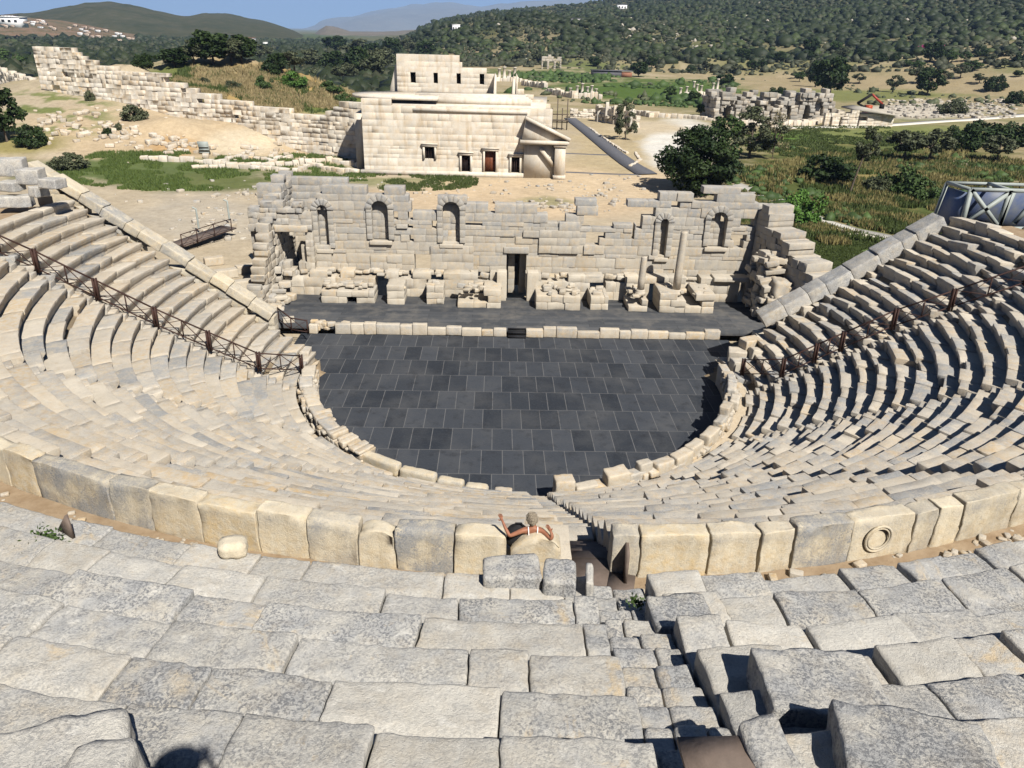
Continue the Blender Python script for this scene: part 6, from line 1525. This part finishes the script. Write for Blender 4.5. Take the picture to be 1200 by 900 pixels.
# steel frame structure behind the top of the right seat rows
t = empty('steel_footbridge', tuple(at_y(1150, 268, 7.0)), 'grey green steel frame with blue panels behind the top right seat rows', 'steel structure')
def tb(name, pts, w_=.16, Yd=None):
    m = MB()
    for (p, q_) in pts: m.bar(p, q_, w_, w_)
    return m.build(name, M['steel'], t)
YT, YR_ = 6.9, 9.6
f_ = lambda px, py, Y=YT: at_y(px, py, Y)
tb('front_frame', [(f_(1125, 270), f_(1138, 222)), (f_(1138, 222), f_(1215, 224)), (f_(1125, 268), f_(1215, 268)), (f_(1138, 222), f_(1170, 266)), (f_(1170, 266), f_(1184, 223)), (f_(1130, 262), f_(1184, 225)), (f_(1170, 266), f_(1188, 224)), (f_(1188, 262), f_(1215, 232))], .22)
tb('rear_frame', [(f_(1092, 262, YR_), f_(1110, 214, YR_)), (f_(1110, 214, YR_), f_(1215, 217, YR_)), (f_(1092, 262, YR_), f_(1215, 264, YR_)), (f_(1158, 215, YR_), f_(1175, 262, YR_)), (f_(1110, 222, YR_), f_(1125, 262, YR_))], .18)
tb('cross_member', [(f_(1138, 222), f_(1110, 214, YR_)), (f_(1184, 223), f_(1158, 215, YR_)), (f_(1125, 270), f_(1092, 262, YR_)), (f_(1160, 268), f_(1140, 263, YR_))], .18)
m = MB(); m.poly([f_(1123, 266, 7.3), f_(1134, 226, 7.3), f_(1111, 219, 9.4), f_(1095, 259, 9.4)]); V_ = m.V
m = MB(); m.prism(V_, (.04, .02, .0)); m.build('blue_panel', plain('blue_sheet', (.06, .11, .25), .5, .35, 1.2, c2=(.20, .21, .23)), t)
m = MB(); m.prism([f_(1127, 264, 9.3), f_(1215, 266, 9.3), f_(1215, 222, 9.3), f_(1136, 222, 9.3)], (0, .05, 0)); m.build('blue_panel', plain('blue_sheet', (.05, .075, .16), .5, .35, 1.2, c2=(.13, .14, .15)), t)
for (px, Y) in ((1092, 9.6), (1125, 6.9), (1200, 6.9), (1200, 9.6)):
    p = at_y(px, 266, Y); m = MB(); m.bar((p[0], p[1], .2), p, .3); m.build('post', M['steel'], t)
# weeds growing between the foreground stones
def weed(px, py, z, label, r=.16, n=120, up=.2):
    p = at_z(px, py, z); g = np.random.default_rng(n); o = g.normal(0, r*.45, (n, 3)); o[:, 2] = np.abs(o[:, 2])*.6+.02
    a = g.normal(size=(n, 3)); a /= np.linalg.norm(a, axis=1)[:, None]; b = np.cross(a, g.normal(size=(n, 3))); b /= np.linalg.norm(b, axis=1)[:, None]; s_ = .034
    V = np.stack([o-a*s_, o+b*s_*.6, o+a*s_, o-b*s_*.6], 1).reshape(-1, 3); t_ = np.repeat(g.uniform(0, 1, n), 4)
    o_ = link('weed', mesh_np('weed', V, np.arange(4*n).reshape(-1, 4), np.stack([t_]*3, -1)), LM['mid']); o_.location = p
    return tag(o_, label, 'weed')
weed(50, 640, 11.72, 'dark green weed between the stones near the left edge', .30, 700); weed(744, 708, 11.75, 'small bright green weed by the foreground steps', .14, 90); 
g = np.random.default_rng(77); Vw = []
for k in range(110):
    j = g.integers(0, 7); r = UR0+UD*(j+1)-.04; a = rad(g.uniform(-24, 18)); z = UZ0+UR*j-.04; c = np.array([r*math.sin(a), -r*math.cos(a), z]); n = g.integers(6, 16)
    for q in range(n):
        o = c+np.array([*g.normal(0, .035, 2), 0]); h = g.uniform(.05, .16); d_ = g.normal(0, .05, 3); d_[2] = h; w_ = g.normal(0, 1, 3); w_[2] = 0; w_ *= .006/np.linalg.norm(w_)
        Vw += [o-w_, o+w_, o+d_]
tag(link('dry_weeds', mesh_np('dry_weeds', np.array(Vw), np.arange(len(Vw)).reshape(-1, 3), (.6, .6, .6)), LM['moundstraw']), kind='stuff')
weed(258, 287, .9, 'pale weed') if False else None

# the summer air
m = MB(); m.box((0, 8000, 607), (46000, 40000, 1226)); hz_ = bpy.data.materials.new('summer_air'); hz_.use_nodes = True; t_ = hz_.node_tree; t_.nodes.clear()
o_ = t_.nodes.new('ShaderNodeOutputMaterial'); v_ = t_.nodes.new('ShaderNodeVolumePrincipled'); v_.inputs['Density'].default_value = HAZE; v_.inputs['Color'].default_value = (.44, .65, 1.0, 1); v_.inputs['Anisotropy'].default_value = 0.0
t_.links.new(v_.outputs[0], o_.inputs['Volume']); tag(m.build('haze', hz_), kind='stuff')
# ------------------------------------------------------------------ camera, sun, sky
cam = bpy.data.cameras.new('camera'); co = bpy.data.objects.new('camera', cam); COL.objects.link(co)
Mx = Matrix(((_rt[0], _up[0], -_fw[0]), (_rt[1], _up[1], -_fw[1]), (_rt[2], _up[2], -_fw[2])))
co.matrix_world = Matrix.Translation(Vector(CAM)) @ (Mx @ Matrix.Rotation(ROLL, 3, 'Z')).to_4x4()
cam.sensor_fit = 'HORIZONTAL'; cam.sensor_width = 36; cam.lens = 36*FPX/1200
cam.clip_start = .02; cam.clip_end = 80000
SC.camera = co
SUN = Vector((.391, -.7065, .877)).normalized()
sl = bpy.data.lights.new('sun', 'SUN'); so = bpy.data.objects.new('sun', sl); COL.objects.link(so)
sl.energy = 4.8; sl.angle = rad(.53); sl.color = (1.0, .955, .88)
so.rotation_euler = SUN.to_track_quat('Z', 'Y').to_euler(); so.location = (0, -60, 60)
w = bpy.data.worlds.new('World'); SC.world = w; w.use_nodes = True
nt = w.node_tree; bgn = nt.nodes['Background']; sk = nt.nodes.new('ShaderNodeTexSky'); sk.sky_type = 'NISHITA'; sk.sun_disc = False
sk.sun_elevation = math.asin(SUN.z); sk.sun_rotation = math.atan2(SUN.x, SUN.y)
sk.altitude = 30; sk.air_density = .35; sk.dust_density = 0; sk.ozone_density = 10
nt.links.new(sk.outputs[0], bgn.inputs[0]); bgn.inputs[1].default_value = .05
vs = SC.view_settings; vs.view_transform = 'Standard'; vs.look = 'None'; vs.exposure = EXPO; vs.gamma = 1.0
SC.cycles.max_bounces = 5; SC.cycles.diffuse_bounces = 1; SC.cycles.volume_bounces = 0
SC.cycles.use_denoising = True
